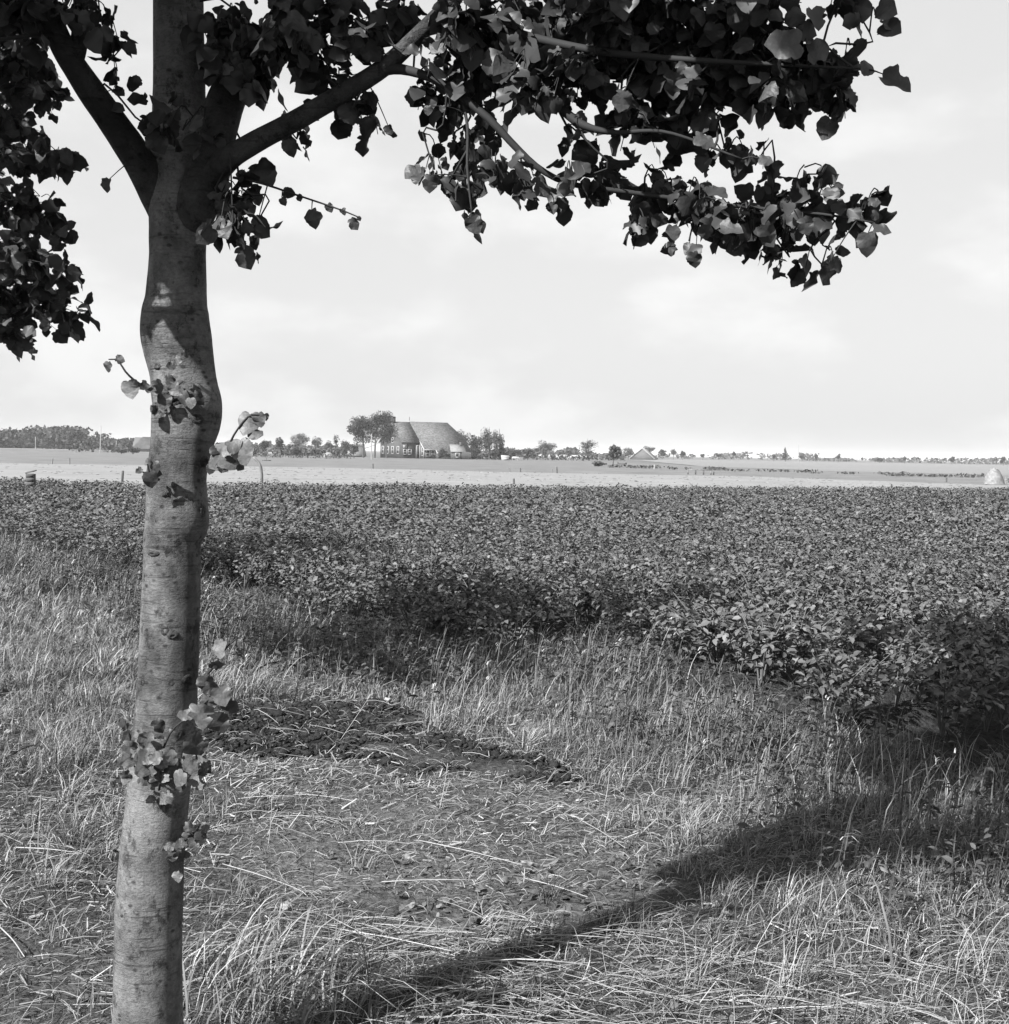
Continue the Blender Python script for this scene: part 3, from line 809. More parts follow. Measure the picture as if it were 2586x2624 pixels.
sprout([[(270, 1480, 3.3), (260, 1455, 3.24), (245, 1435, 3.24)], [(330, 1480, 3.3), (345, 1450, 3.22), (370, 1430, 3.22)], [(300, 1490, 3.29), (305, 1460, 3.2)]], ring, 'thick collar of small leaves round the lower trunk')
ring = [(372, 1572, 40, 60, 3.27, 1), (360, 1562, 34, 20, 3.27, 2), (352, 1580, 26, 100, 3.27, 2), (380, 1582, 36, 80, 3.27, 0), (385, 1560, 30, -20, 3.28, 1), (340, 1592, 26, 150, 3.27, 0), (366, 1590, 30, 30, 3.27, 0),
        (330, 1605, 34, 60, 3.27, 1), (318, 1598, 26, 180, 3.27, 0), (340, 1615, 30, 40, 3.27, 0), (312, 1610, 24, 110, 3.28, 0), (326, 1618, 26, 90, 3.27, 1), (334, 1655, 28, 80, 3.28, 2), (352, 1612, 20, 20, 3.29, 0)]
sprout([[(330, 1612, 3.31), (345, 1590, 3.28), (375, 1560, 3.27)], [(322, 1612, 3.3), (315, 1600, 3.28)]], ring, 'small leafy shoot near the foot of the trunk')
# knots and swellings
def knot(x, y, rx, ry, seed, dep=0.35):
    c = P(x, y, TY)
    k = np.argmin(np.abs(q[:, 2] - c[2]))
    axc, rad_ = q[k, :3], q[k, 3]
    dx = np.clip((c[0] - axc[0]) / rad_, -0.97, 0.97)
    nrm = np.array([dx, -math.sqrt(1 - dx * dx), 0])
    c = axc + nrm * rad_ * 0.98; c[2] = P(x, y, TY - rad_)[2]
    r = np.random.default_rng(seed)
    sx = K * TY / F
    side = np.cross(nrm, [0, 0, 1.0])
    vv, ff = [], []
    nu, nvv = 10, 5
    for a in range(nvv):
        ph = a / (nvv - 1) * math.pi / 2
        for b_ in range(nu):
            t_ = b_ * 2 * math.pi / nu
            w_ = 1 + r.uniform(-0.25, 0.25)
            hgt = math.sin(ph) * dep * rx * sx if a < nvv - 1 else dep * rx * sx * 0.35      # sunken middle
            rr = math.cos(ph) if a < nvv - 1 else 0.12
            vv.append(c + (side * rx * math.cos(t_) + np.array([0, 0, 1]) * ry * math.sin(t_)) * sx * rr * w_ + nrm * (hgt - 0.004))
    for a in range(nvv - 1):
        for b_ in range(nu):
            ff.append((a * nu + b_, a * nu + (b_ + 1) % nu, (a + 1) * nu + (b_ + 1) % nu, (a + 1) * nu + b_))
    ff.append(tuple((nvv - 1) * nu + b_ for b_ in range(nu)))
    obj('knot', mesh('knot', tree1.loc(np.array(vv)), ff, MG['knot'], smooth=True), tree1.root)
for i, (x, y, rx, ry) in enumerate([(325, 1190, 10, 12), (338, 1200, 14, 8), (298, 1222, 9, 7), (280, 1290, 9, 12), (335, 1290, 10, 8), (362, 1285, 14, 12), (300, 1385, 22, 14), (340, 1390, 20, 14), (285, 1440, 20, 16), (325, 1470, 30, 14),
                                     (388, 968, 12, 16), (310, 690, 12, 8), (340, 755, 26, 14), (300, 770, 16, 12), (390, 870, 16, 12), (300, 1045, 14, 6), (330, 1610, 14, 9), (385, 790, 14, 12), (320, 735, 22, 10)]):
    knot(x, y, rx, ry, 300 + i, 0.3 if rx > 18 else 0.6)

# the next two lindens of the row: their crowns lean in from the left edge
def side_tree(base, seed, label, blobs, ncl, keep=None):
    r = np.random.default_rng(seed)
    t = Tree('linden_tree', (base[0], base[1], 0), label)
    b = np.array([base[0], base[1], 0.0])
    zs = np.array([-0.05, 0.4, 1.2, 2.0, 3.0, 4.2, 5.6]); rs = np.array([0.1, 0.085, 0.078, 0.075, 0.06, 0.04, 0.012])
    pts = b + np.stack([0.05 * np.sin(zs), 0.04 * np.cos(zs * 1.3), zs], -1)
    t.branch(pts, rs, n=14, m=50, name='trunk', seed=seed)
    t.pts = [p for p in t.pts if p[2] > 1.8]
    for i in range(10):
        a = i * 2.4 + seed
        z0 = 2.1 + 0.28 * i
        s0 = b + np.array([0, 0, z0]); rr = 1.8 - 0.1 * i
        e = s0 + np.array([math.cos(a) * rr, math.sin(a) * rr, 0.8])
        if in_frame(np.array([s0, e, (s0 + e) / 2]), 60).any():
            e = s0 + (e - s0) * 0.3 * np.array([-1, 1, 1])
        t.branch(np.array([s0, 0.5 * (s0 + e) + [0, 0, -0.05], e]), [0.04, 0.022, 0.006], n=6, m=14, seed=seed + i)
    for (cx, cy, rx, ry, cnt) in blobs:
        Yd = base[1] - 0.2 + r.uniform(-0.4, 0.4)
        sx = K * Yd / F
        t.leafy(P(cx, cy, Yd), np.diag([rx * sx, 0.5, ry * sx]), int(cnt * 1.5), r, (0.06, 0.105), 0.003)
    outer_crown(t, r, ncl, b + np.array([0, 0, 3.7]), np.array([2.1, 2.1, 1.6]), 2.4, keep, (0.08, 0.125))
    t.finish(r, 300 if blobs else 0)
side_tree((-3.45, 8.3), 21, 'second linden, its leafy crown reaching in at the left edge beside the nearest trunk',
          [(40, 130, 60, 50, 80), (70, 175, 42, 36, 44), (30, 250, 50, 50, 66), (110, 285, 30, 16, 20), (20, 300, 40, 30, 34), (60, 286, 45, 22, 30), (25, 395, 46, 46, 60), (85, 430, 42, 36, 46), (60, 490, 60, 40, 66),
           (118, 508, 32, 22, 24), (100, 558, 48, 28, 40), (30, 560, 40, 40, 56), (140, 590, 18, 14, 12), (100, 605, 22, 16, 12), (18, 615, 28, 28, 26), (35, 652, 18, 8, 6), (15, 60, 50, 60, 50), (75, 370, 22, 16, 12)], 105)
side_tree((-6.1, 13.2), 33, 'third linden of the row, only leaf tips showing behind the second crown', [], 70, lambda p: proj(p)[0] < 30 and 150 < proj(p)[1] < 800)

# ------------------------------------------------------------------ potato field
def potato(seed, nl, lv, lf, rad=0.32, h=0.42, big=1.0):
    r = np.random.default_rng(seed)
    ns = 7
    sa = r.uniform(0, 2 * np.pi, ns); sr = rad * r.uniform(0.25, 0.9, ns); sh = h * r.uniform(0.75, 1.08, ns)
    k = r.integers(0, ns, nl)
    t = r.uniform(0.35, 1.0, nl) ** 0.8
    tx = np.stack([np.cos(sa) * sr, np.sin(sa) * sr], -1)
    pos = np.column_stack([tx[k] * t[:, None] + r.normal(0, 0.075, (nl, 2)), sh[k] * t * (1 - 0.15 * t) + r.normal(0, 0.02, nl)])
    pos[:, 2] = np.clip(pos[:, 2], 0.03, None)
    az = r.uniform(0, 2 * np.pi, nl)
    tip = np.stack([np.cos(az), np.sin(az), r.normal(-0.15, 0.35, nl)], -1)
    nr = np.column_stack([r.normal(0, 0.45, nl), r.normal(0, 0.45, nl), np.ones(nl)])
    ax = leaf_axes(tip, nr) * (r.uniform(0.03, 0.062, nl) * big)[:, None, None]
    tone = np.clip(0.25 + 0.5 * pos[:, 2] / h + r.normal(0, 0.2, nl), 0, 1)
    tone = np.clip(r.normal(0.5, 0.22, nl), 0, 1)
    v, f, tt = scatter(lv, lf, pos, ax, tone)
    return v, f, tt, (sa, sr, sh)
PN = [potato(500 + i, 270, LV, LF) for i in range(7)]
PM = [potato(540 + i, 130, LV2, LF2, big=1.2) for i in range(6)]
PFAR = [potato(580 + i, 36, LV2, LF2, rad=0.36, big=1.8) for i in range(6)]
PN_ME = []
for v, f, t, (sa, sr, sh) in PN:
    mb = MB()
    for a, b, c in zip(sa, sr, sh):
        mb.tube(spline([(0, 0, -0.02), (math.cos(a) * b * 0.35, math.sin(a) * b * 0.35, c * 0.55), (math.cos(a) * b, math.sin(a) * b, c * 0.9)], 5), np.linspace(0.006, 0.003, 5), 4)
    PN_ME.append((mesh('potato_foliage', v, f, MG['potato'], tone=t), mb.make('potato_stems', MG['stem'])))
rp_ = np.random.default_rng(77)
NR, NA = np.meshgrid(np.arange(-70, 130), np.arange(-200, 420))
pr = NR.ravel() * 0.75 + rp_.normal(0, 0.045, NR.size); pa = NA.ravel() * 0.30 + rp_.normal(0, 0.06, NR.size)
px_ = ROWN[0] * pr + ROWD[0] * pa; py_ = ROWN[1] * pr + ROWD[1] * pa
far_y = np.interp(px_, FE[:, 0], FE[:, 1])
ok = (py_ > 4) & (py_ < far_y - 0.2) & (edge_dist(px_, py_) < -0.22 + 0.3 * (fbm(px_ * 0.9, py_ * 0.9, 4) - 0.5))
ok &= np.abs(px_) < py_ * 0.39 + 1.0
ok &= ~((rp_.random(px_.size) < 0.05))
px_, py_ = px_[ok], py_[ok]
pz_ = np.where((np.abs(px_) < 15) & (py_ < 26.5), soilz(px_, py_), 0.03)
dist = np.hypot(px_, py_)
order = np.argsort(dist)
scl = rp_.uniform(0.82, 1.18, len(px_)) * (0.86 + 0.35 * fbm(px_ * 0.35, py_ * 0.35, 8))
rot = rp_.uniform(0, 2 * np.pi, len(px_))
near = []
for i in order:
    if len(near) == 290:
        break
    if in_frame(np.array([[px_[i], py_[i], 0.35]]), 60)[0]:
        near.append(i)
isn = np.zeros(len(px_), bool); isn[near] = True
for i in near:
    k = int(rp_.integers(len(PN_ME)))
    o = empty('potato_plant', (px_[i], py_[i], pz_[i]), 'bushy leafy potato plant in the front part of the dark crop field', 'plant', 'potato plants at the front of the field', rz=float(rot[i]))
    s_ = float(scl[i]); o.scale = (s_, s_, s_)
    obj('foliage', PN_ME[k][0], o, kind='stuff')
    obj('stems', PN_ME[k][1], o, kind='stuff')
def rz_m(a, s):
    c, n_ = np.cos(a), np.sin(a); z = 0 * a
    return np.stack([np.stack([c, -n_, z], -1), np.stack([n_, c, z], -1), np.stack([z, z, 0 * a + 1], -1)], -2) * s[:, None, None]
parts = []
for sel, protos in (((~isn) & (dist < 26), PM), ((~isn) & (dist >= 26), PFAR)):
    ii = np.where(sel)[0]; kk = rp_.integers(0, len(protos), len(ii))
    for k in range(len(protos)):
        j = ii[kk == k]
        v, f, t, _ = protos[k]
        V, F_, _t = scatter(v, f, np.column_stack([px_[j], py_[j], pz_[j]]), rz_m(rot[j], scl[j]))
        tt = np.clip(np.tile(t, len(j)) + np.repeat(rp_.normal(0, 0.1, len(j)), len(t)), 0, 1)
        parts.append((V, F_, tt))
v, f, t = join(parts)
o = obj('potato_crop', mesh('potato_crop', v, f, MG['potato'], tone=t), kind='stuff')
o['label'] = 'closed green canopy of the potato crop running back to the hay field'; o['category'] = 'crop'

# ------------------------------------------------------------------ verge grass
rg = np.random.default_rng(99)
def points(n, x0, x1, y0, y1, margin=160):
    x = rg.uniform(x0, x1, n); y = rg.uniform(y0, y1, n)
    p = np.column_stack([x, y, 0 * x])
    X_, Y_, d = proj(p + np.array([0, 0, 0.15]))
    m = (X_ > -margin) & (X_ < W + margin) & (Y_ < H + 420) & (d > 0.4)
    return x[m], y[m]
def tall_mask(x, y):
    """0..1: where the long pale tufts stand"""
    d = edge_dist(x, y)
    strip = np.exp(-((d - 1.9) / 0.9) ** 2)
    n_ = fbm(x * 0.9 + 3, y * 0.9, 12)
    far_left = (x < -1.6) & (d > 0.2) & (d < 4.2)
    right = (x > 0.9) & (d > 1.7) & (y > 4.1)
    t = strip * np.clip((n_ - 0.38) * 4, 0, 1) * np.where(x > -0.2, 0.4, 1.0)
    t = np.where(far_left, np.maximum(t, np.clip((n_ - 0.28) * 3.2, 0, 1) * 0.85), t)
    t = np.where(right, np.maximum(t, np.clip((n_ - 0.33) * 3.0, 0, 1) * 0.6), t)
    t = np.where(before_clods(x, y) | inz(x, y, Z_BARE), 0, t)
    t = np.where(inz(x, y, Z_TUFT), 0.25, t)
    return t
def before_clods(x, y):
    """the low trodden ground just on this side of the turned strip"""
    return inz(x, y, Z_CLOD) | inz(x, y + 0.45, Z_CLOD) | inz(x, y + 0.9, Z_CLOD)
GR = []; DR = []
# short green and dry sward
x, y = points(520000, -9.5, 5.5, 2.5, 22)
d = edge_dist(x, y); dd = np.hypot(x, y)
dens = np.where(d > 0.15, 1.0, np.where(d > -0.35, 0.5, 0.02))
dens = dens * np.clip(2.6 * fbm(x * 1.7, y * 1.7, 40) * fbm(x * 9, y * 9, 41) + 0.05, 0, 1)
dens = np.where(inz(x, y, Z_CLOD), dens * 0.07, dens)
dens = np.where(inz(x, y, Z_BARE), dens * (0.30 + 0.7 * (fbm(x * 3, y * 3, 44) > 0.52)), dens)
dens = np.where(inz(x, y, Z_LITTER), dens * 0.5, dens)
dens = np.where(inz(x, y, Z_LEFTB), dens * (0.25 + 0.9 * (fbm(x * 3, y * 3, 45) > 0.5)), dens)
dens = dens * np.clip(10.0 / dd, 0.5, 1.0)
m = rg.random(len(x)) < dens
x, y, d, dd = x[m], y[m], d[m], dd[m]
n = len(x)
wind = 0.5 + 5.0 * (fbm(x * 1.5, y * 1.5, 61) - 0.5) + rg.normal(0, 1.3, n)
tall = tall_mask(x, y)
h = rg.uniform(0.025, 0.11, n) * (1 + 0.7 * np.clip(1.6 - d, 0, 1.6)) * (0.35 + 1.4 * fbm(x * 4, y * 4, 62))
h = h * (1 + 1.2 * tall)
h = np.where(inz(x, y, Z_BARE), h * 0.6, h)
h = np.where(before_clods(x, y), h * 0.4, h)
w = rg.uniform(0.0022, 0.0048, n) * np.clip(dd / 5.5, 0.9, 3)
bend = rg.uniform(0.15, 1.5, n)
tone = np.clip(rg.beta(1.1, 1.9, n) + 0.35 * (fbm(x * 1.6, y * 1.6, 63) - 0.5), 0, 1)
V = blades(np.column_stack([x, y, soilz(x, y) - 0.005]), h, w, wind, bend, tone, 2)
GR.append(V)
# long pale bent tufts: each clump springs from one crown and leans its own way
def tussocks(cx, cy, per, spread, hr, wr, tone_mu, segs=3):
    k = rg.integers(per[0], per[1], len(cx))
    i = np.repeat(np.arange(len(cx)), k); n_ = len(i)
    a = rg.uniform(0, 6.283, n_); q_ = np.sqrt(rg.random(n_)) * (spread * rg.uniform(0.6, 1.4, len(cx)))[i]
    x_ = cx[i] + np.cos(a) * q_; y_ = cy[i] + np.sin(a) * q_
    lean = 0.15 + 3.0 * (fbm(cx * 0.6 + 9, cy * 0.6, 65) - 0.5) + rg.normal(0, 0.35, len(cx))
    sc = rg.uniform(0.6, 1.15, len(cx))
    dx = np.cos(a) * 0.9 + np.cos(lean)[i] * 0.6 + rg.normal(0, 0.4, n_); dy = np.sin(a) * 0.9 + np.sin(lean)[i] * 0.6 + rg.normal(0, 0.4, n_)
    h_ = rg.uniform(hr[0], hr[1], n_) * sc[i]
    w_2 = rg.uniform(wr[0], wr[1], n_) * np.clip(np.hypot(x_, y_) / 5.0, 0.9, 2.6)
    tn_ = np.clip(rg.normal(0, 0.26, n_) + (tone_mu + rg.normal(0, 0.12, len(cx)))[i], 0, 1)
    return blades(np.column_stack([x_, y_, soilz(x_, y_) - 0.005]), h_, w_2, np.arctan2(dy, dx), rg.uniform(0.35, 1.35, n_), tn_, segs, droop=0.12)
x, y = points(26000, -9.5, 5.5, 2.5, 21)
t_ = tall_mask(x, y)
m = rg.random(len(x)) < t_ * 0.30 * np.clip(8.0 / np.hypot(x, y), 0.3, 1)
x, y = x[m], y[m]
DR.append(tussocks(x, y, (14, 46), 0.06, (0.07, 0.24), (0.0022, 0.0042), 0.5))
x, y = points(26000, -9.5, 5.5, 2.5, 18)
m = (edge_dist(x, y) > 0.5) & ~before_clods(x, y) & (rg.random(len(x)) < np.where(inz(x, y, Z_BARE), 0.02, 0.10) * np.clip(fbm(x * 1.1, y * 1.1, 67) * 2.4 - 0.5, 0, 1))
x, y = x[m], y[m]
GR.append(tussocks(x, y, (12, 34), 0.05, (0.06, 0.20), (0.0022, 0.0045), 0.42))
# upright darker grass among the weeds along the field edge
x, y = points(90000, -9.5, 5.5, 4, 21)
d = edge_dist(x, y)
m = (d > -0.35) & (d < 1.5) & (rg.random(len(x)) < 0.75 * np.exp(-((d - 0.45) / 0.6) ** 2) * (0.4 + fbm(x * 1.3, y * 1.3, 66)))
x, y = x[m], y[m]; n = len(x); dd = np.hypot(x, y)
h = rg.uniform(0.14, 0.42, n)
GR.append(blades(np.column_stack([x, y, soilz(x, y) - 0.005]), h, rg.uniform(0.003, 0.006, n) * np.clip(dd / 6.5, 0.9, 2.4), 0.3 + rg.normal(0, 1.0, n), rg.uniform(0.08, 0.8, n), np.clip(rg.beta(1.6, 3.0, n), 0, 1), 3, droop=0.1))
v, f, t = join(GR)
o = obj('verge_grass', mesh('verge_grass', v, f, MG['grass'], tone=t), kind='stuff'); o['label'] = 'short trodden grass covering the roadside verge'; o['category'] = 'grass'
# foreground tussock round the foot of the tree
x, y = points(3200, -1.6, 0.6, 2.7, 4.3, 400)
m = inz(x, y, Z_TUFT) & (rg.random(len(x)) < 0.9) & (np.hypot(x - tree1.base[0], y - TY) > 0.1)
x, y = x[m], y[m]; n = len(x)
DR.append(blades(np.column_stack([x, y, 0 * x - 0.01]), rg.uniform(0.10, 0.38, n), rg.uniform(0.003, 0.007, n), 0.35 + rg.normal(0, 0.8, n), rg.uniform(0.4, 1.5, n), np.clip(rg.beta(1.0, 1.5, n), 0, 1), 5, droop=0.15))
v, f, t = join(DR)
o = obj('long_dry_grass', mesh('long_dry_grass', v, f, MG['dry'], tone=t), kind='stuff'); o['label'] = 'long pale wind-bent tufts of dry grass on the verge'; o['category'] = 'grass'
# flowering grass stalks with drooping seed heads
x, y = points(16000, -9, 5.5, 2.9, 20)
d = edge_dist(x, y); t_ = tall_mask(x, y)
m = (rg.random(len(x)) < 0.10 * np.exp(-((d - 0.7) / 0.8) ** 2) + 0.10 * t_ * np.clip(7 / np.hypot(x, y), 0, 1))
x, y = x[m], y[m]; n = len(x); dd = np.hypot(x, y)
SHEAD = []
hh = rg.uniform(0.25, 0.5, n); az = 0.2 + rg.normal(0, 0.6, n); bd = rg.uniform(0.25, 0.8, n)
b3 = np.column_stack([x, y, soilz(x, y)])
SHEAD.append(blades(b3, hh, np.full(n, 0.0022) * np.clip(dd / 5, 1, 2.5), az, bd, rg.uniform(0.4, 0.9, n), 5, droop=0.15))
tipd = np.stack([np.cos(az), np.sin(az), 0 * az], -1)
tip = b3 + tipd * (bd * hh)[:, None]; tip[:, 2] += hh * (1 - 0.5 * bd)
for k in range(3):
    off = rg.normal(0, 0.006, (n, 3))
    SHEAD.append(blades(tip - tipd * 0.03 + off, rg.uniform(0.03, 0.06, n), rg.uniform(0.003, 0.005, n) * np.clip(dd / 5, 1, 2), az + rg.normal(0, 0.3, n), np.full(n, 1.6), rg.uniform(0.5, 1, n), 3, droop=0.3))
v, f, t = join(SHEAD)
o = obj('seeding_grass', mesh('seeding_grass', v, f, MG['dry'], tone=t), kind='stuff'); o['label'] = 'thin grass stalks with drooping seed heads along the field edge'; o['category'] = 'grass'

# matted dead grass and chaff
x, y = points(300000, -7.5, 5.0, 2.5, 13)
dd = np.hypot(x, y)
m = (edge_dist(x, y) > 0.3) & (rg.random(len(x)) < np.where(inz(x, y, Z_CLOD), 0.12, np.where(inz(x, y, Z_BARE), 0.55, 0.95)) * np.clip(3.2 * fbm(x * 3.1, y * 3.1, 93) - 0.75, 0.08, 1) * np.clip(7 / dd, 0.3, 1))
x, y, dd = x[m], y[m], dd[m]; n = len(x)
az = 0.2 + 4.0 * (fbm(x * 1.2, y * 1.2, 94) - 0.5) + rg.normal(0, 0.9, n)
ln = rg.uniform(0.012, 0.075, n); w = rg.uniform(0.0018, 0.0048, n) * np.clip(dd / 5, 0.9, 2)
d3 = np.stack([np.cos(az), np.sin(az), rg.normal(0.05, 0.28, n)], -1)
s3 = np.stack([-np.sin(az), np.cos(az), rg.normal(0, 0.5, n)], -1)
b3 = np.column_stack([x, y, soilz(x, y) + rg.uniform(0.0, 0.022, n)])
v = np.stack([b3 - s3 * w[:, None] * 0.5, b3 + s3 * w[:, None] * 0.5, b3 + d3 * ln[:, None] + s3 * w[:, None] * 0.35, b3 + d3 * ln[:, None] - s3 * w[:, None] * 0.35], 1).reshape(-1, 3)
f = np.array([(0, 1, 2), (0, 2, 3)])[None] + (np.arange(n) * 4)[:, None, None]
o = obj('dead_grass_mat', mesh('dead_grass_mat', v, f.reshape(-1, 3), MG['dry'], tone=np.repeat(np.clip(rg.beta(0.9, 1.5, n) + 0.4 * (fbm(x * 0.9, y * 0.9, 97) - 0.5), 0, 1), 4)), kind='stuff')
o['label'] = 'matted dead grass lying flat over the verge'; o['category'] = 'grass'

# ------------------------------------------------------------------ weeds along the field edge
x, y = points(30000, -9.5, 5.5, 4, 21)
d = edge_dist(x, y)
m = rg.random(len(x)) < 0.6 * np.exp(-((d - 0.6) / (0.6 + 0.25 * (x > 0.8))) ** 2) * np.clip((fbm(x * 0.8, y * 0.8, 88) - 0.25) * 3, 0, 1.3)
x, y = x[m], y[m]; n = len(x)
WD = []; wst = []
for i in range(n):
    hh = rg.uniform(0.18, 0.48); lean = rg.normal(0, 0.1, 2) + np.array([0.05, 0.02])
    k = int(rg.integers(9, 17)); tt = rg.uniform(0.15, 1, k)
    pos = np.column_stack([x[i] + lean[0] * tt + 0, y[i] + lean[1] * tt, soilz(x[i], y[i]) + hh * tt])
    az = np.arange(k) * 2.4 + rg.uniform(0, 6)
    tip_ = np.stack([np.cos(az), np.sin(az), rg.normal(0.15, 0.35, k)], -1)
    nr = np.column_stack([rg.normal(0, 0.4, k), rg.normal(0, 0.4, k), np.ones(k)])
    A_ = leaf_axes(tip_, nr) * (rg.uniform(0.035, 0.09, k) * (1.15 - 0.6 * tt) * min(1.0, 0.35 + 0.08 * y[i]))[:, None, None]
    A_[:, :, 0] *= 0.7
    WD.append(scatter(LV, LF, pos, A_, np.clip(rg.normal(0.45, 0.2, k), 0, 1)))
    sv, sf, st = blades(np.array([[x[i], y[i], soilz(x[i], y[i])]]), np.array([hh * 1.05]), np.array([0.008]), np.array([math.atan2(lean[1], lean[0])]), np.array([np.hypot(*lean) / hh]), np.array([0.6]), 3)
    WD.append((sv, sf, st))
v, f, t = join(WD)
o = obj('verge_weeds', mesh('verge_weeds', v, f, MG['weed'], tone=t), kind='stuff'); o['label'] = 'dark leafy weeds along the edge of the potato field'; o['category'] = 'weeds'

# ------------------------------------------------------------------ straw, litter, clods
def stalks(x, y, ln, az, rise, w, tone, z0=0.012):
    n_ = len(x)
    b = np.column_stack([x, y, soilz(x, y) + z0])
    d_ = np.stack([np.cos(az), np.sin(az), rise], -1)
    cv = rg.normal(0, 0.045, n_)
    s_ = np.stack([-np.sin(az), np.cos(az), 0 * az], -1)
    up = np.array([0, 0, 1.0])
    rows = []
    for k in range(4):
        t = k / 3
        c = b + d_ * (ln * t)[:, None] + s_ * (cv * ln * 4 * t * (1 - t))[:, None]
        c[:, 2] += 0.012 * np.sin(t * 3.1)
        ww = w * (1 - 0.4 * t)
        rows += [c - s_ * ww[:, None] * 0.5, c + s_ * ww[:, None] * 0.5 , c + up * ww[:, None] * 0.8]
    v_ = np.stack(rows, 1)
    f_ = []
    for k in range(3):
        a = 3 * k
        for (i, j) in ((0, 2), (2, 1), (1, 0)):
            f_ += [(a + i, a + j, a + 3 + j), (a + i, a + 3 + j, a + 3 + i)]
    f_ = np.array(f_)
    return v_.reshape(-1, 3), (f_[None] + (np.arange(n_) * 12)[:, None, None]).reshape(-1, 3), np.repeat(tone, 12)
ST = []
x, y = points(26000, -4.5, 4.5, 2.6, 9)
dens = np.where(inz(x, y, Z_STRAW), 0.6, 0.07)
dens = np.where(inz(x, y, Z_CLOD) | inz(x, y, Z_BARE), 0.035, dens)
dens = dens * np.clip(fbm(x * 1.4, y * 1.4, 90) * 2 - 0.3, 0.05, 2)
m = (rg.random(len(x)) < dens) & (edge_dist(x, y) > 0.8)
x, y = x[m], y[m]; n = len(x)
az = np.where(rg.random(n) < 0.7, rg.normal(0.05, 0.4, n), rg.uniform(0, 6.3, n)) + np.pi * (rg.random(n) < 0.5)
ST.append(stalks(x, y, rg.uniform(0.06, 0.34, n), az, rg.uniform(0.0, 0.16, n), rg.uniform(0.0018, 0.0038, n), np.clip(rg.beta(2, 2, n), 0, 1)))
x, y = points(130000, -6.5, 4.8, 2.5, 12)
m = (edge_dist(x, y) > 0.9) & (rg.random(len(x)) < np.where(inz(x, y, Z_STRAW), 0.5, np.where(inz(x, y, Z_BARE), 0.42, 0.2)) * np.clip(3 * fbm(x * 4, y * 4, 92) - 0.7, 0.1, 1))
x, y = x[m], y[m]; n = len(x)
ST.append(stalks(x, y, rg.uniform(0.015, 0.10, n), rg.uniform(0, 6.3, n), rg.uniform(0.0, 0.25, n), rg.uniform(0.0016, 0.0035, n), np.clip(rg.beta(1.6, 2.6, n), 0, 1)))
v, f, t = join(ST)
o = obj('scattered_straw', mesh('scattered_straw', v, f, MG['straw'], tone=t), kind='stuff'); o['label'] = 'cut straw and dry grass lying on the verge'; o['category'] = 'straw'
x, y = points(16000, -4, 4, 2.6, 9)
m = rg.random(len(x)) < np.where(inz(x, y, Z_LITTER), 0.95 * np.clip(fbm(x * 3, y * 3, 91) * 3.4 - 0.8, 0.05, 1), np.where(inz(x, y, Z_STRAW), 0.25, 0.05)) * (edge_dist(x, y) > 1)
x, y = x[m], y[m]; n = len(x)
az = rg.uniform(0, 6.3, n)
ax = leaf_axes(np.stack([np.cos(az), np.sin(az), rg.normal(0, 0.3, n)], -1), np.column_stack([rg.normal(0, 0.5, n), rg.normal(0, 0.5, n), np.ones(n)])) * rg.uniform(0.010, 0.032, n)[:, None, None]
LT = []
kk = rg.integers(0, 10, n)
ps = np.column_stack([x, y, soilz(x, y) + rg.uniform(0.008, 0.03, n)])
for k in range(10):
    LT.append(scatter(LEAVES[k][0], LEAVES[k][1], ps[kk == k], ax[kk == k], np.clip(rg.beta(1.0, 2.6, (kk == k).sum()), 0, 1)))
v, f, t = join(LT)
o = obj('leaf_litter', mesh('leaf_litter', v, f, MG['litter'], tone=t), kind='stuff'); o['label'] = 'curled fallen leaves and chaff on the bare ground'; o['category'] = 'litter'
# clods of dark turned soil
ico_v = []; gr = (1 + 5 ** 0.5) / 2
for a in (-1, 1):
    for b in (-gr, gr):
        ico_v += [(0, a, b), (a, b, 0), (b, 0, a)]
ico_v = unit(np.array(ico_v, float))
fs = []
for i in range(12):
    for j in range(i + 1, 12):
        for k in range(j + 1, 12):
            e = [np.linalg.norm(ico_v[i] - ico_v[j]), np.linalg.norm(ico_v[j] - ico_v[k]), np.linalg.norm(ico_v[i] - ico_v[k])]
            if max(e) < 1.1:
                nrm = np.cross(ico_v[j] - ico_v[i], ico_v[k] - ico_v[i])
                fs.append((i, j, k) if nrm @ ico_v[i] > 0 else (i, k, j))
ico_f = np.array(fs)
x, y = points(42000, -3.5, 1.5, 5, 12)
edge_bias = inz(x, y, Z_CLOD)
m = edge_bias & (fbm(x * 2.2, y * 2.2, 95) + rg.normal(0, 0.05, len(x)) > 0.40)
x, y = x[m][:9000], y[m][:9000]; n = len(x)
CL = []
sz = rg.uniform(0.005, 0.018, n) * np.where(rg.random(n) < 0.08, 1.8, 1)
kk = rg.integers(0, 12, n)
zz = soilz(x, y)
for k in range(12):
    pv = ico_v * rg.uniform(0.55, 1.35, (12, 1)) * np.array([1.2, 1.0, 0.75])
    i = np.where(kk == k)[0]
    CL.append(scatter(pv, ico_f, np.column_stack([x[i], y[i], zz[i] + sz[i] * 0.3]), rz_m(rg.uniform(0, 6.3, len(i)), sz[i]), np.full(len(i), 0.5)))
v, f, t = join(CL)
o = obj('soil_clods', mesh('soil_clods', v, f, MG['clod']), kind='stuff'); o['label'] = 'dark crumbly clods of turned soil across the verge'; o['category'] = 'soil'

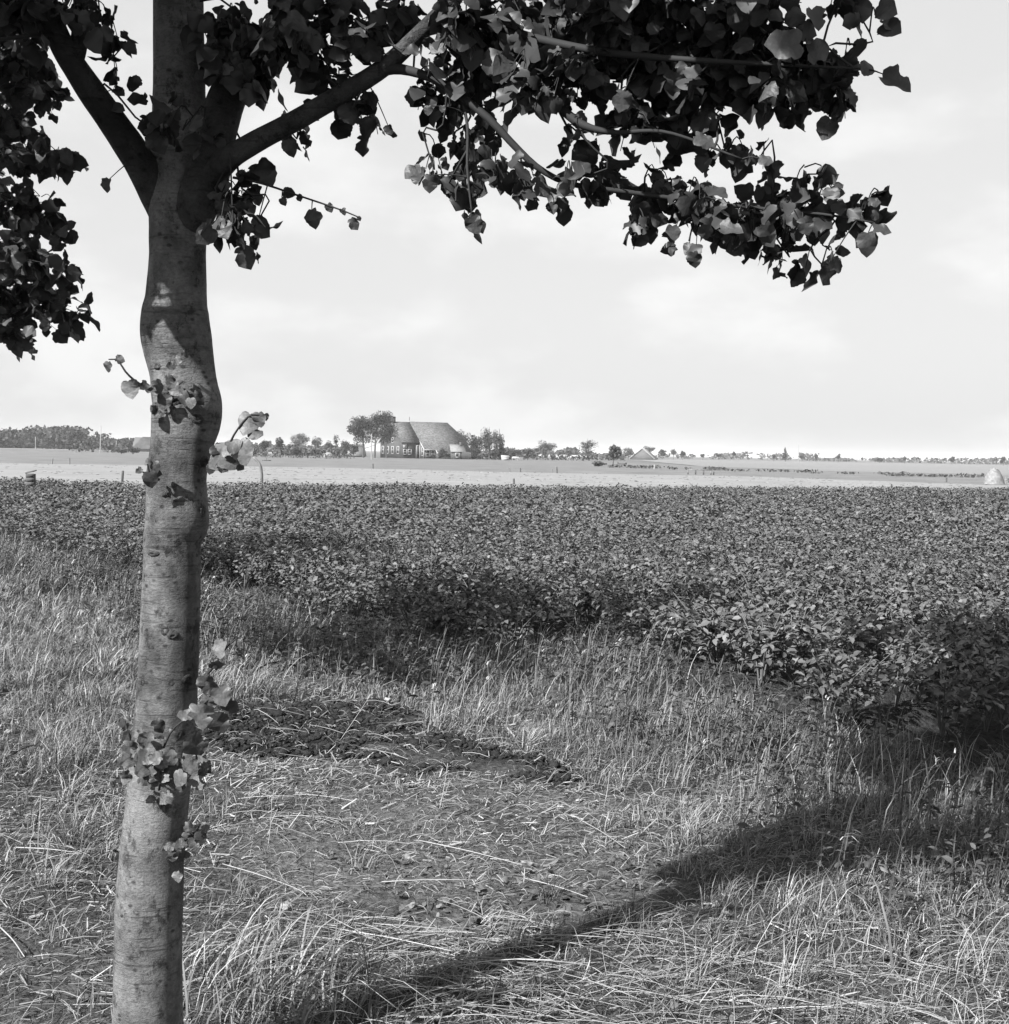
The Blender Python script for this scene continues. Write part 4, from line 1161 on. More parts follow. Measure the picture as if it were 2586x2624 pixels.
# single pale stalks and scraps that stand out on the verge
def lone_stalk(p0, p1, label, w=0.005, rise=0.05, up=False):
    a = G(np.array([p0[0]]), np.array([p0[1]]))[0]
    if up:      # standing stalk: top seen at p1, at the same depth
        b = P(np.array([p1[0]]), np.array([p1[1]]), a[1])[0]
    else:
        b = G(np.array([p1[0]]), np.array([p1[1]]), 0.03)[0]
    z = float(soilz(a[:1], a[1:2])[0])
    a = np.array([a[0], a[1], z + (-0.01 if up else 0.03)])
    if not up:
        b[2] = float(soilz(b[:1], b[1:2])[0]) + rise
    mid = 0.5 * (a + b) + np.array([0.004, 0, 0.004])
    w *= 0.7
    pth = spline([a, mid, b], 8)
    v_, f_ = tube(pth - a, np.linspace(w, w * 0.55, 8) * 0.5, 5)
    f_ = f_.tolist() + [tuple(range(4, -1, -1)), tuple(range(35, 40))]
    me = mesh('dry_stalk', v_, f_, MG['straw'], tone=np.full(len(v_), 0.8))
    return tag(obj('dry_stalk', me, None, a), label, 'stalk', 'pale dry stalks on the verge')
lone_stalk((485, 1357), (525, 1357 + 17), 'short pale stalk lying on the dark turned soil near the trunk', 0.006)
lone_stalk((828, 1532), (845, 1440), 'upright thin straw at the near edge of the dark soil strip', 0.006, up=True)
lone_stalk((1140, 1520), (1150, 1455), 'short upright straw at the foot of the dark soil strip', 0.006, up=True)
lone_stalk((790, 1598), (985, 1638), 'long thin stalk lying across the bare trodden patch', 0.006)
lone_stalk((1090, 1560), (1180, 1608), 'stalk lying on bare soil beside the pale tufts', 0.005)
lone_stalk((640, 1768), (860, 1805), 'thick straw lying across the litter in front of the shadow', 0.007)
lone_stalk((720, 1680), (890, 1672), 'straw lying above the fallen leaves', 0.005)
lone_stalk((990, 1675), (1110, 1700), 'straw lying among the fallen leaves', 0.006)
lone_stalk((420, 1640), (560, 1680), 'long straw leading right from the lower trunk', 0.006)
lone_stalk((505, 1600), (513, 1505), 'upright stalk right of the lower trunk', 0.005, up=True)
lone_stalk((1760, 1600), (1722, 1530), 'upright stalk in front of the shaded grass on the right', 0.006, up=True)
lone_stalk((1530, 1578), (1620, 1608), 'pale stalk lying in the grass above the long straw heap', 0.007)
lone_stalk((1620, 1700), (1660, 1600), 'leaning stalk in the right-hand grass', 0.005, up=True)
lone_stalk((1600, 1780), (1740, 1832), 'straw lying in the lower right grass', 0.006)
lone_stalk((30, 1612), (150, 1616), 'long pale stalk lying on the mat left of the trunk', 0.007)
lone_stalk((0, 1760), (46, 1812), 'bent pale stalk at the left edge beside the bare hollow', 0.008)
lone_stalk((640, 1400), (700, 1310), 'slanting stalk standing at the far edge of the dark soil', 0.005, up=True)
lone_stalk((1390, 1330), (1440, 1352), 'bleached straw lying by the field edge', 0.012)
lone_stalk((1400, 1345), (1450, 1350), 'bleached straw crossing another by the field edge', 0.010)
lone_stalk((1395, 1352), (1425, 1340), 'short bleached straw under two others by the field edge', 0.010)
def scrap(x, y, w, h, label, seed):
    r = np.random.default_rng(seed)
    a = G(np.array([x]), np.array([y]))[0]
    a[2] = float(soilz(a[:1], a[1:2])[0]) + 0.02
    gx, gy = np.meshgrid(np.linspace(-0.5, 0.5, 5), np.linspace(-0.5, 0.5, 4))
    z = 0.12 * np.sin(gx * 5 + 1) * np.cos(gy * 4) + 0.35 * gy
    v_ = np.column_stack([gx.ravel() * w, gy.ravel() * h, z.ravel() * h])
    f_ = [(j * 5 + i, j * 5 + i + 1, j * 5 + i + 6, j * 5 + i + 5) for j in range(3) for i in range(4)]
    v2 = v_ + np.array([0, 0, 0.0015]); k = len(v_)
    f2 = [tuple(i + k for i in q_) for q_ in f_] + [tuple(reversed(q_)) for q_ in f_]
    o_ = obj('paper_scrap', mesh('paper_scrap', np.vstack([v_, v2]), f2, MG['paper']), None, a)
    o_.rotation_euler = (0, 0, r.uniform(-0.5, 0.5))
    tag(o_, label, 'litter', 'white scraps on the verge')
scrap(536, 1716, 0.028, 0.030, 'small square white scrap right of the lower trunk', 1)
scrap(730, 1334, 0.035, 0.03, 'ragged white scrap at the far edge of the dark soil', 2)
scrap(14, 1392, 0.04, 0.03, 'white scrap in the grass at the left edge', 3)
# dark fallen twig on the left
def twig_obj(pts, w, label, mat):
    p_ = G(np.array([q_[0] for q_ in pts], float), np.array([q_[1] for q_ in pts], float))
    p_[:, 2] = soilz(p_[:, 0], p_[:, 1]) + 0.05 + 0.03 * np.sin(np.arange(len(pts)))
    a = p_[0].copy()
    v_, f_ = tube(spline(p_ - a, 14), np.linspace(w, w * 0.4, 14), 6)
    tag(obj('fallen_twig', mesh('fallen_twig', v_, f_, mat, smooth=True), None, a), label, 'twig', 'fallen twigs on the verge')
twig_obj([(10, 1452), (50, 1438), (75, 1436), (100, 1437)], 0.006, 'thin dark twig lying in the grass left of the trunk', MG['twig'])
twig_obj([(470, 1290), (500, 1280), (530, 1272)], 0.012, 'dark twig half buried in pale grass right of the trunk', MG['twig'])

# ------------------------------------------------------------------ far trees
def yh(x):
    """source row of the horizon at column x"""
    return 1135.0 + 47.0 * x / W
def far_depth(px, py):
    return float(np.clip(CAMZ * F / max(py - yh(px), 2.2), 20, 2500))
def crown_mesh(r, cx, cz, rx, rz, nleaf, size, lobes=9, open_=0.0):
    """leaf-sized faces in uneven clumps"""
    L0 = []
    lob = []
    for i in range(lobes):
        u = unit(r.normal(0, 1, 3)) * r.uniform(0.3, 0.95)
        lob.append((np.array([cx + u[0] * rx * 0.75, u[1] * rx * 0.75, cz + u[2] * rz * 0.75]), r.uniform(0.22, 0.44)))
    lob.append((np.array([cx, 0, cz]), 0.5))
    per = nleaf // len(lob)
    pos, tn_ = [], []
    for c, s_ in lob:
        u = unit(r.normal(0, 1, (per, 3))) * (r.random((per, 1)) ** (0.33 + open_))
        p = c + u * np.array([rx, rx, rz]) * s_
        pos.append(p); tn_.append(np.clip(r.normal(0.5, 0.2, per) + r.normal(0, 0.12), 0, 1))
    pos = np.concatenate(pos); tn_ = np.concatenate(tn_)
    n_ = len(pos)
    ax_ = leaf_axes(r.normal(0, 1, (n_, 3)), r.normal(0, 1, (n_, 3)) + np.array([0, 0, 0.6])) * (size * r.uniform(0.6, 1.4, n_))[:, None, None]
    pv = np.array([(-0.5, -0.3, 0), (0.45, -0.45, 0.1), (0.55, 0.35, 0), (-0.3, 0.5, 0.12)], float)
    return scatter(pv, np.array([(0, 1, 2), (0, 2, 3)]), pos, ax_, tn_)
def far_tree(bx, by, x0, x1, top, label, depth=None, pale=False, bot=None, nleaf=1500, open_=0.0, seed=0, name='tree', cat='tree', leaf=None, kind_group='trees round the farmyard', bare=False, conifer=False, trunk_x=None):
    r = np.random.default_rng(900 + seed)
    Yd = depth or far_depth(bx, by)
    s_ = Yd / F
    b = at(np.array([bx]), np.array([by]), np.array([Yd]))[0]
    b[2] = min(b[2], 0.0) if depth else 0.0
    b[2] = max(b[2], -0.1)
    root = empty(name, b, label, cat, kind_group)
    tp = at(np.array([(x0 + x1) / 2]), np.array([top]), np.array([Yd]))[0]
    hgt = max(tp[2] - b[2], 0.4)
    rx = (x1 - x0) / 2 * s_
    cx = tp[0] - b[0]
    cb = (at(np.array([bx]), np.array([bot]), np.array([Yd]))[0][2] - b[2]) if bot else hgt * 0.25
    cz, rz = (hgt + cb) / 2, (hgt - cb) / 2
    mb = MB()
    tr = 0.018 * hgt + 0.03
    mb.tube(spline([(0, 0, -0.1), (cx * 0.2, 0, cz * 0.5), (cx * 0.7, 0, cz), (cx, 0, hgt * 0.92)], 8), np.linspace(tr, tr * 0.25, 8), 7)
    for i in range(16 if bare else 8):
        a = i * 2.4 + r.uniform(0, 1); z0 = cb * 0.9 + (hgt - cb) * r.uniform(0.0, 0.6)
        l_ = rx * r.uniform(0.6, 1.0) * (0.6 if bare else 1)
        st = np.array([cx * z0 / hgt, 0, z0]); e = st + np.array([math.cos(a) * l_, math.sin(a) * l_, r.uniform(0.3, 0.9) * l_ * (2.2 if bare else 1)])
        mb.tube(spline([st, 0.5 * (st + e) - [0, 0, 0.05 * l_], e], 6), np.linspace(tr * 0.4, tr * 0.1, 6), 5)
    obj('trunk', mb.make('trunk', MG['tbark'], smooth=True), root)
    size = leaf or max(0.22, 2.0 * s_)
    if conifer:
        P_ = []
        for k in range(9):
            f_ = k / 8
            P_.append(crown_mesh(r, cx, cb + (hgt - cb) * (0.05 + 0.92 * f_), rx * (1.05 - f_), (hgt - cb) * 0.09, nleaf // 9, size, 5))
        v_, fc, tt = join(P_)
    else:
        v_, fc, tt = crown_mesh(r, cx, cz, rx * 1.12, rz * 1.1, int(nleaf * 1.2), size * 0.85, 17, open_)
    obj('crown', mesh('crown', v_, fc, MG['tfolp' if pale else 'tfol'], tone=tt), root, kind='stuff')
    return root
FARM_D = 315.0
FT = [
    # bx, by, x0, x1, top, label, options
    (931, 1168, 886, 974, 1054, 'tall open tree left of the farmhouse, forward of its gable', dict(depth=300, bot=1150, nleaf=3800, open_=0.12)),
    (960, 1169, 916, 1024, 1040, 'tallest tree beside the farmhouse, crown touching its chimney', dict(depth=298, bot=1142, nleaf=5600, open_=0.1)),
    (990, 1171, 964, 1022, 1086, 'dark small tree in front of the farmhouse gable', dict(depth=296, bot=1136, nleaf=1300)),
    (862, 1173, 852, 872, 1108, 'slim nearly bare young tree left of the farmyard', dict(depth=270, bot=1150, nleaf=140, bare=True)),
    (886, 1170, 872, 904, 1124, 'low round tree between the bare sapling and the farm', dict(depth=340, bot=1164, nleaf=1000)),
    (905, 1170, 893, 925, 1132, 'small bushy tree directly left of the tall farm trees', dict(depth=345, bot=1166, nleaf=900)),
    (1184, 1172, 1156, 1212, 1098, 'dark round tree behind the hipped end of the barn roof', dict(depth=345, bot=1160, nleaf=1500)),
    (1222, 1174, 1190, 1252, 1112, 'dense tree right of the farm annex', dict(depth=302, bot=1172, nleaf=2600)),
    (1254, 1174, 1226, 1282, 1088, 'tall pale tree right of the barn', dict(depth=318, bot=1172, nleaf=2200, pale=True, open_=0.1)),
    (1281, 1174, 1258, 1302, 1092, 'second tall pale tree, to the right of its twin by the barn', dict(depth=322, bot=1172, nleaf=1700, pale=True, open_=0.12)),
    (1310, 1178, 1292, 1345, 1143, 'low pale fruit tree right of the white shed', dict(depth=310, bot=1172, nleaf=1000, pale=True)),
    (1352, 1178, 1338, 1372, 1148, 'low scrubby tree left of the grazing cows', dict(depth=330, bot=1174, nleaf=800, pale=True)),
    (1270, 1178, 1256, 1290, 1145, 'low bush right of the annex at the farmyard', dict(depth=306, bot=1176, nleaf=800)),
    (1401, 1172, 1369, 1433, 1129, 'broad domed tree above the cows', dict(depth=400, bot=1165, nleaf=1900)),
    (1446, 1170, 1438, 1456, 1148, 'small pointed tree between the two trees by the cows', dict(depth=420, bot=1168, nleaf=400)),
    (1503, 1170, 1478, 1535, 1119, 'spreading open tree right of the cows', dict(depth=400, bot=1166, nleaf=1300, open_=0.25)),
    (1571, 1195, 1554, 1600, 1139, 'small open tree standing alone in the pasture', dict(depth=178, bot=1178, nleaf=1000, open_=0.2, pale=True)),
    (1610, 1170, 1592, 1630, 1143, 'low tree left of the pale distant barn', dict(depth=520, bot=1169, nleaf=900, pale=True)),
    (1664, 1170, 1640, 1682, 1141, 'flat-topped tree behind the pale distant barn', dict(depth=620, bot=1163, nleaf=900, pale=True)),
    (1697, 1171, 1684, 1711, 1150, 'rounded tree right of the pale distant barn', dict(depth=560, bot=1170, nleaf=800)),
    (1726, 1172, 1713, 1740, 1151, 'pale tree second to the right of the distant barn', dict(depth=600, bot=1171, nleaf=700, pale=True)),
    (1750, 1172, 1741, 1760, 1153, 'dark round tree third to the right of the distant barn', dict(depth=560, bot=1171, nleaf=600)),
    (1801, 1174, 1794, 1808, 1162, 'small round bush on the right skyline', dict(depth=600, bot=1173, nleaf=300)),
    (1842, 1175, 1832, 1852, 1160, 'dark wide bush on the skyline between two small round ones', dict(depth=600, bot=1173, nleaf=400)),
    (1881, 1178, 1874, 1889, 1157, 'small square-headed tree on the skyline', dict(depth=600, bot=1168, nleaf=400)),
    (1983, 1178, 1977, 1990, 1163, 'small dark bush left of the skyline conifer', dict(depth=600, bot=1176, nleaf=300)),
    (2013, 1180, 1998, 2027, 1148, 'pointed conifer-shaped tree on the skyline', dict(depth=600, bot=1178, nleaf=1200, pale=True, conifer=True)),
    (2055, 1182, 2046, 2066, 1161, 'pale round tree right of the skyline pole', dict(depth=640, bot=1180, nleaf=500, pale=True)),
    (2091, 1181, 2086, 2098, 1163, 'thin upright tree right of the pole on the skyline', dict(depth=620, bot=1178, nleaf=300)),
    (2148, 1181, 2141, 2156, 1162, 'small dark tree on the skyline above the potato field', dict(depth=620, bot=1177, nleaf=400)),
    (2254, 1185, 2244, 2266, 1172, 'low wide bush on the skyline', dict(depth=620, bot=1183, nleaf=400)),
    (2319, 1186, 2313, 2325, 1169, 'small round-headed tree on the right skyline', dict(depth=620, bot=1181, nleaf=350)),
    (2440, 1189, 2431, 2450, 1169, 'pair-topped small tree on the right skyline', dict(depth=620, bot=1185, nleaf=450)),
    (2571, 1194, 2560, 2580, 1167, 'round open tree at the right edge above the haycock', dict(depth=560, bot=1188, nleaf=600, open_=0.2)),
    (195, 1159, 190, 200, 1141, 'lone sapling in the pasture left of the trunk', dict(depth=300, bot=1152, nleaf=200)),
    (679, 1162, 660, 697, 1121, 'leafy orchard tree right of the trunk', dict(depth=330, bot=1154, nleaf=1100)),
    (719, 1163, 703, 732, 1120, 'dark crooked orchard tree', dict(depth=310, bot=1156, nleaf=1000)),
    (766, 1160, 734, 799, 1105, 'broad pale tree crown behind the orchard', dict(depth=430, bot=1150, nleaf=2000, pale=True)),
    (812, 1161, 796, 829, 1117, 'pale tree right of the broad crown behind the orchard', dict(depth=430, bot=1152, nleaf=1100, pale=True)),
    (640, 1162, 628, 662, 1132, 'low bushy tree half hidden by the trunk shoot', dict(depth=340, bot=1158, nleaf=900)),
    (840, 1163, 826, 858, 1128, 'low tree behind the bare sapling', dict(depth=420, bot=1160, nleaf=900)),
]
for i, (bx, by, x0, x1, top, lab, kw) in enumerate(FT):
    low = any(w_ in lab for w_ in ('bush ', 'bush right', 'bush on', 'bush left')) and 'bushy' not in lab
    far_tree(bx, by, x0, x1, top, lab, seed=i, name='bush' if low else 'tree', cat='bush' if low else 'tree', kind_group='bushes in the distance' if low else 'trees in the distance', **kw)
def hedge(name, rows, label, cat, pale, size, seed, gaps=0.0):
    """a far-off mass of foliage: rows of (x0, x1, base, top, depth, n) in source pixels"""
    r = np.random.default_rng(seed)
    parts_ = []
    for (x0, x1, by, top, Yd, n_) in rows:
        x = r.uniform(x0, x1, n_)
        prof = fbm(x * 0.035, 0 * x, seed, 4)
        z0 = 0.0
        zt = at(x, np.full(n_, float(top)), np.full(n_, Yd))[:, 2] * (0.45 + 0.85 * prof)
        z = z0 + zt * r.random(n_) ** 0.8
        p = at(x, np.full(n_, float(by)), np.full(n_, Yd)); p[:, 2] = z; p[:, 1] += r.normal(0, 0.012 * Yd, n_)
        if gaps:
            kp = fbm(x * 0.03 + 5, 0 * x, seed + 9, 3) > gaps
            x, z, p = x[kp], z[kp], p[kp]; n_ = len(x)
        ax_ = leaf_axes(r.normal(0, 1, (n_, 3)), r.normal(0, 1, (n_, 3)) + np.array([0, 0, 0.6])) * (size * r.uniform(0.5, 1.5, n_))[:, None, None]
        pv = np.array([(-0.5, -0.3, 0), (0.45, -0.45, 0.1), (0.55, 0.35, 0), (-0.3, 0.5, 0.12)], float)
        parts_.append(scatter(pv, np.array([(0, 1, 2), (0, 2, 3)]), p, ax_, np.clip(r.normal(0.5, 0.2, n_) + 0.3 * (fbm(x * 0.08, z * 0.6, seed + 3) - 0.5), 0, 1)))
    v_, f_, t_2 = join(parts_)
    o_ = obj(name, mesh(name, v_, f_, MG['tfolp' if pale else 'tfol'], tone=t_2), kind='stuff')
    o_['label'] = label; o_['category'] = cat
hedge('distant_wood', [(-60, 205, 1141, 1098, 520, 4200), (120, 205, 1141, 1100, 510, 1300), (200, 262, 1142, 1116, 520, 900), (262, 345, 1146, 1122, 500, 900), (-60, 30, 1141, 1092, 515, 900)], 'dark distant wood along the left horizon', 'wood', False, 1.0, 61)
hedge('skyline_hedgerow', [(1480, 1860, 1172, 1163, 900, 700), (1850, 2080, 1176, 1161, 1000, 900), (2080, 2700, 1183, 1173, 900, 1500), (620, 900, 1158, 1138, 700, 1200), (1290, 1480, 1165, 1147, 620, 1400)], 'pale line of far hedgerow trees along the horizon', 'hedgerow', True, 1.3, 62, 0.36)
hedge('ditch_reeds', [(1560, 1720, 1200, 1193, 175, 260), (1720, 1860, 1203, 1198, 165, 260), (1860, 2090, 1207, 1203, 160, 160), (2080, 2330, 1212, 1210, 150, 160), (2280, 2530, 1219, 1216, 140, 240), (520, 900, 1170, 1163, 250, 700)], 'dark fringe of reeds and weeds along the field ditch', 'reeds', True, 0.24, 63, 0.30)
hedge('farmyard_shrubs', [(618, 760, 1166, 1140, 345, 1300), (760, 905, 1168, 1140, 350, 1500), (1195, 1345, 1174, 1146, 330, 1500), (1340, 1480, 1172, 1152, 380, 1100), (1470, 1600, 1172, 1158, 420, 700), (200, 330, 1152, 1138, 330, 600)], 'low irregular shrubs on both sides of the farm', 'shrubs', True, 0.55, 64, 0.33)
def bush(px, py, x0, x1, top, depth, label, nleaf=700, pale=False, seed=0):
    r = np.random.default_rng(1200 + seed)
    s_ = depth / F
    b = at(np.array([px]), np.array([py]), np.array([depth]))[0]; b[2] = -0.03
    root = empty('bush', b, label, 'bush', 'bushes in the distance')
    hgt = at(np.array([px]), np.array([top]), np.array([depth]))[0][2]
    rx = (x1 - x0) / 2 * s_; cx = ((x0 + x1) / 2 - px) * s_
    mb = MB()
    for i in range(6):
        a = i * 1.05
        mb.tube(spline([(0, 0, 0), (cx + math.cos(a) * rx * 0.3, math.sin(a) * rx * 0.3, hgt * 0.5), (cx + math.cos(a) * rx * 0.6, math.sin(a) * rx * 0.6, hgt * 0.85)], 5), np.linspace(0.03, 0.01, 5), 4)
    obj('stems', mb.make('stems', MG['tbark']), root)
    v_, f_, t_2 = crown_mesh(r, cx, hgt * 0.5, rx, hgt * 0.55, nleaf, max(0.16, 1.7 * s_), 9)
    v_[:, 2] = np.abs(v_[:, 2])
    obj('foliage', mesh('foliage', v_, f_, MG['tfolp' if pale else 'tfol'], tone=t_2), root, kind='stuff')
bush(340, 1165, 322, 364, 1145, 270, 'dark clump of bushes just left of the trunk in the pasture', 1000, seed=1)
bush(310, 1163, 300, 326, 1149, 272, 'smaller dark bush left of the dark clump', 600, seed=2)
bush(1072, 1177, 1130 - 10, 1156, 1140, 306, 'round shrub in front of the barn wall', 800, seed=3)
bush(1108, 1176, 1098, 1118, 1164, 306, 'low shrub by the farmhouse porch', 300, seed=4)
bush(1534, 1192, 1508, 1560, 1179, 190, 'pale mound of rank growth left of the lone pasture tree', 700, pale=True, seed=5)
bush(884, 1172, 872, 896, 1147, 275, 'pale rounded bush beside the bare sapling', 500, pale=True, seed=6)

# ------------------------------------------------------------------ farmhouse
c0 = at(np.array([1028.6]), np.array([1172.0]), np.array([FARM_D]))[0]
AU = math.radians(33)
farm = empty('farmhouse', (c0[0], c0[1], 0), 'long brick farmhouse with a large tiled barn roof stepping down to low eaves', 'farmhouse', rz=AU)
# local frame: +x along the ridge (right and away), -y towards the camera side; the gable's near corner is the origin
HW, ZR = 5.1, 8.3                    # half width of the front house, ridge height
SL = (8.3 - 3.85) / 5.1              # roof slope
XB, XL, XE = 4.8, 7.8, 16.8          # barn starts, low barn starts, end
yr = HW                              # ridge line y
def zroof(y_, lift=0.0):
    return ZR + lift - SL * abs(y_ - yr)
def prism(name, poly_yz, x0, x1, mat, parent):
    mb = MB(); k = len(poly_yz)
    mb.add([(x0, a, b) for a, b in poly_yz] + [(x1, a, b) for a, b in poly_yz],
           [tuple(range(k)), tuple(range(2 * k - 1, k - 1, -1))] + [(i, i + k, (i + 1) % k + k, (i + 1) % k) for i in range(k)])
    return obj(name, mb.make(name, mat), parent)
ya, yb = 0.0, 2 * HW
gable = prism('front_wall', [(ya, -0.1), (yb, -0.1), (yb, zroof(yb) - 0.12), (yr, ZR - 0.12), (ya, zroof(ya) - 0.12)], 0, XB, MG['brick'], farm)
y1, y2 = -2.0, -3.0
barn = prism('barn_wall', [(y1, -0.1), (yb + 2.0, -0.1), (yb + 2.0, zroof(yb + 2.0, 0.1) - 0.12), (yr, ZR + 0.1 - 0.12), (y1, zroof(y1, 0.1) - 0.12)], XB, XL, MG['brick'], farm)
low = prism('low_barn_wall', [(y2, -0.1), (yb + 3.0, -0.1), (yb + 3.0, max(zroof(yb + 3.0, 0.1), 0.9) - 0.12), (yr, ZR + 0.3 - 2.6), (y2, zroof(y2, 0.1) - 0.12)], XL, XE, MG['brick'], farm)
def roof_slab(name, pts, thick, parent, mat):
    p = np.array(pts, float); k = len(p)
    nrm = np.cross(p[1] - p[0], p[2] - p[0]); nrm /= np.linalg.norm(nrm)
    if nrm[2] < 0:
        nrm = -nrm
    mb = MB()
    mb.add(np.vstack([p, p - nrm * thick]), [tuple(range(k)), tuple(range(2 * k - 1, k - 1, -1))] + [(i, i + k, (i + 1) % k + k, (i + 1) % k) for i in range(k)])
    return obj(name, mb.make(name, mat), parent)
ov = 0.25
roof = roof_slab('roof', [(-ov, ya - 0.3, zroof(ya - 0.3)), (XB, ya - 0.3, zroof(ya - 0.3)), (XB, yr, ZR), (-ov, yr, ZR)], 0.16, farm, MG['tile'])
roof_slab('roof', [(-ov, yb + 0.3, zroof(yb + 0.3)), (XB, yb + 0.3, zroof(yb + 0.3)), (XB, yr, ZR), (-ov, yr, ZR)], 0.16, farm, MG['tile'])
XH = 15.6                           # hip starts
broof = roof_slab('barn_roof', [(XB, y1 - 0.25, zroof(y1 - 0.25, 0.12)), (XL, y1 - 0.25, zroof(y1 - 0.25, 0.12)), (XL, y2 - 0.25, zroof(y2 - 0.25, 0.12)), (XE + 0.3, y2 - 0.25, zroof(y2 - 0.25, 0.12)), (XE + 0.3, 1.2, zroof(1.2, 0.12)), (XH - 0.6, yr, ZR + 0.12), (XB, yr, ZR + 0.12)], 0.3, farm, MG['tile'])
roof_slab('barn_roof', [(XB, yb + 2.25, zroof(yb + 2.25, 0.12)), (XL, yb + 2.25, zroof(yb + 2.25, 0.12)), (XE + 0.3, yb + 3.2, zroof(yb + 3.2, 0.12)), (XE + 0.3, 9.0, zroof(9.0, 0.12)), (XH - 0.6, yr, ZR + 0.12), (XB, yr, ZR + 0.12)], 0.3, farm, MG['tile'])
roof_slab('roof_hip', [(XE + 0.3, 1.2, zroof(1.2, 0.12)), (XE + 0.3, 9.0, zroof(9.0, 0.12)), (XH - 0.6, yr, ZR + 0.12)], 0.2, farm, MG['tile'])
mb = MB(); mb.box(0.15, yr - 0.45, ZR - 0.5, 0.9, yr + 0.45, ZR + 0.95); mb.box(0.08, yr - 0.52, ZR + 0.95, 0.97, yr + 0.52, ZR + 1.1)
obj('chimney', mb.make('chimney', MG['brick']), roof)
mb = MB(); mb.box(XB - 0.06, yr - 0.05, ZR + 0.3, XB + 0.02, yr + 0.05, ZR + 1.2)
obj('lightning_rod', mb.make('lightning_rod', MG['darkwood']), broof)
mb = MB(); mb.box(XB + 0.02, yr - 3.6, zroof(yr - 3.6, 0.0), XB + 0.5, yr - 2.2, zroof(yr - 3.6, 0.0) + 0.02)
def window(parent, face, u, z, w, h, name='window', panes=(1, 2), glass=True):
    """face: ('y', y) wall facing -y, or ('x', x) wall facing -x; u is the centre along the wall"""
    mb_ = MB(); gl = MB()
    ax_, c_ = face
    def bx(u0, u1, z0, z1, d0, d1, tgt):
        if ax_ == 'y':
            tgt.box(u0, c_ - d1, z0, u1, c_ - d0, z1)
        else:
            tgt.box(c_ - d1, u0, z0, c_ - d0, u1, z1)
    fr = 0.13
    bx(u - w / 2, u - w / 2 + fr, z, z + h, 0.003, 0.09, mb_); bx(u + w / 2 - fr, u + w / 2, z, z + h, 0.003, 0.09, mb_)
    bx(u - w / 2 + fr, u + w / 2 - fr, z + h - fr, z + h, 0.003, 0.09, mb_); bx(u - w / 2 + fr, u + w / 2 - fr, z, z + fr, 0.003, 0.09, mb_)
    for k in range(1, panes[1]):
        zz = z + h * k / panes[1]
        bx(u - w / 2 + fr, u + w / 2 - fr, zz - 0.05, zz + 0.05, 0.003, 0.08, mb_)
    bx(u - w / 2 + fr, u + w / 2 - fr, z + fr, z + h - fr, 0.004, 0.04, gl)
    o_ = obj(name, mb_.make('window_frame', MG['white']), parent)
    obj('pane', gl.make('pane', MG['glass']), o_)
for u, z in ((1.6, 0.9), (4.2, 0.9), (4.2, 3.4), (6.6, 0.9), (8.9, 0.9), (6.4, 3.4)):
    window(gable, ('x', 0.0), u, z, 1.05, 1.75 if z < 2 else 1.3)
window(gable, ('y', 0.0), 0.9, 0.75, 0.95, 1.25); window(gable, ('y', 0.0), 2.1, 0.75, 0.95, 1.25)
mb = MB(); mb.box(0.45, -0.08, 2.2, 1.35, -0.003, 3.3); obj('shutter', mb.make('shutter', MG['white']), gable)
mb = MB(); mb.box(3.9, -0.07, -0.02, 4.65, -0.003, 2.75); dr = obj('door', mb.make('door', MG['darkwood']), gable)
mb = MB(); mb.box(3.78, -0.1, 0, 3.9, -0.003, 2.9); mb.box(4.65, -0.1, 0, 4.77, -0.003, 2.9); mb.box(3.9, -0.1, 2.75, 4.65, -0.003, 2.9)
obj('door_frame', mb.make('door_frame', MG['white']), dr)
window(barn, ('x', XB), -1.2, 0.55, 0.85, 1.9)
window(barn, ('y', y1), 5.7, 0.35, 0.95, 1.55); window(barn, ('y', y1), 7.0, 0.35, 0.95, 1.55)
mb = MB(); mb.box(XB - 0.12, -2.02, 0, XB - 0.003, -1.9, 2.1); mb.box(XB - 0.12, -0.16, 0, XB - 0.003, -0.04, 3.6)
v0 = [(XB - 0.13, y1 - 0.25, zroof(y1 - 0.25, 0.12) - 0.36), (XB - 0.13, 0, zroof(0, 0.12) - 0.36), (XB - 0.13, 0, zroof(0, 0.12)), (XB - 0.13, y1 - 0.25, zroof(y1 - 0.25, 0.12))]
mb.add(v0 + [(a + 0.1, b, c) for a, b, c in v0], [(0, 1, 2, 3), (7, 6, 5, 4), (0, 4, 5, 1), (1, 5, 6, 2), (2, 6, 7, 3), (3, 7, 4, 0)])
obj('verge_board', mb.make('verge_board', MG['white']), barn)
mb = MB(); v0 = [(XL - 0.13, y2 - 0.25, zroof(y2 - 0.25, 0.12) - 0.3), (XL - 0.13, y1, zroof(y1, 0.12) - 0.3), (XL - 0.13, y1, zroof(y1, 0.12)), (XL - 0.13, y2 - 0.25, zroof(y2 - 0.25, 0.12))]
mb.add(v0 + [(a + 0.1, b, c) for a, b, c in v0], [(0, 1, 2, 3), (7, 6, 5, 4), (0, 4, 5, 1), (1, 5, 6, 2), (2, 6, 7, 3), (3, 7, 4, 0)])
obj('verge_board', mb.make('verge_board', MG['white']), low)
mb = MB(); mb.box(XB, y1 - 0.3, 1.85, XL, y1 - 0.26, 2.0); obj('gutter_board', mb.make('gutter_board', MG['white']), barn)
mb = MB(); mb.box(XL + 0.05, y2 - 0.05, 0, XL + 0.85, y2 - 0.003, 1.15); obj('door', mb.make('door', MG['darkwood']), low)
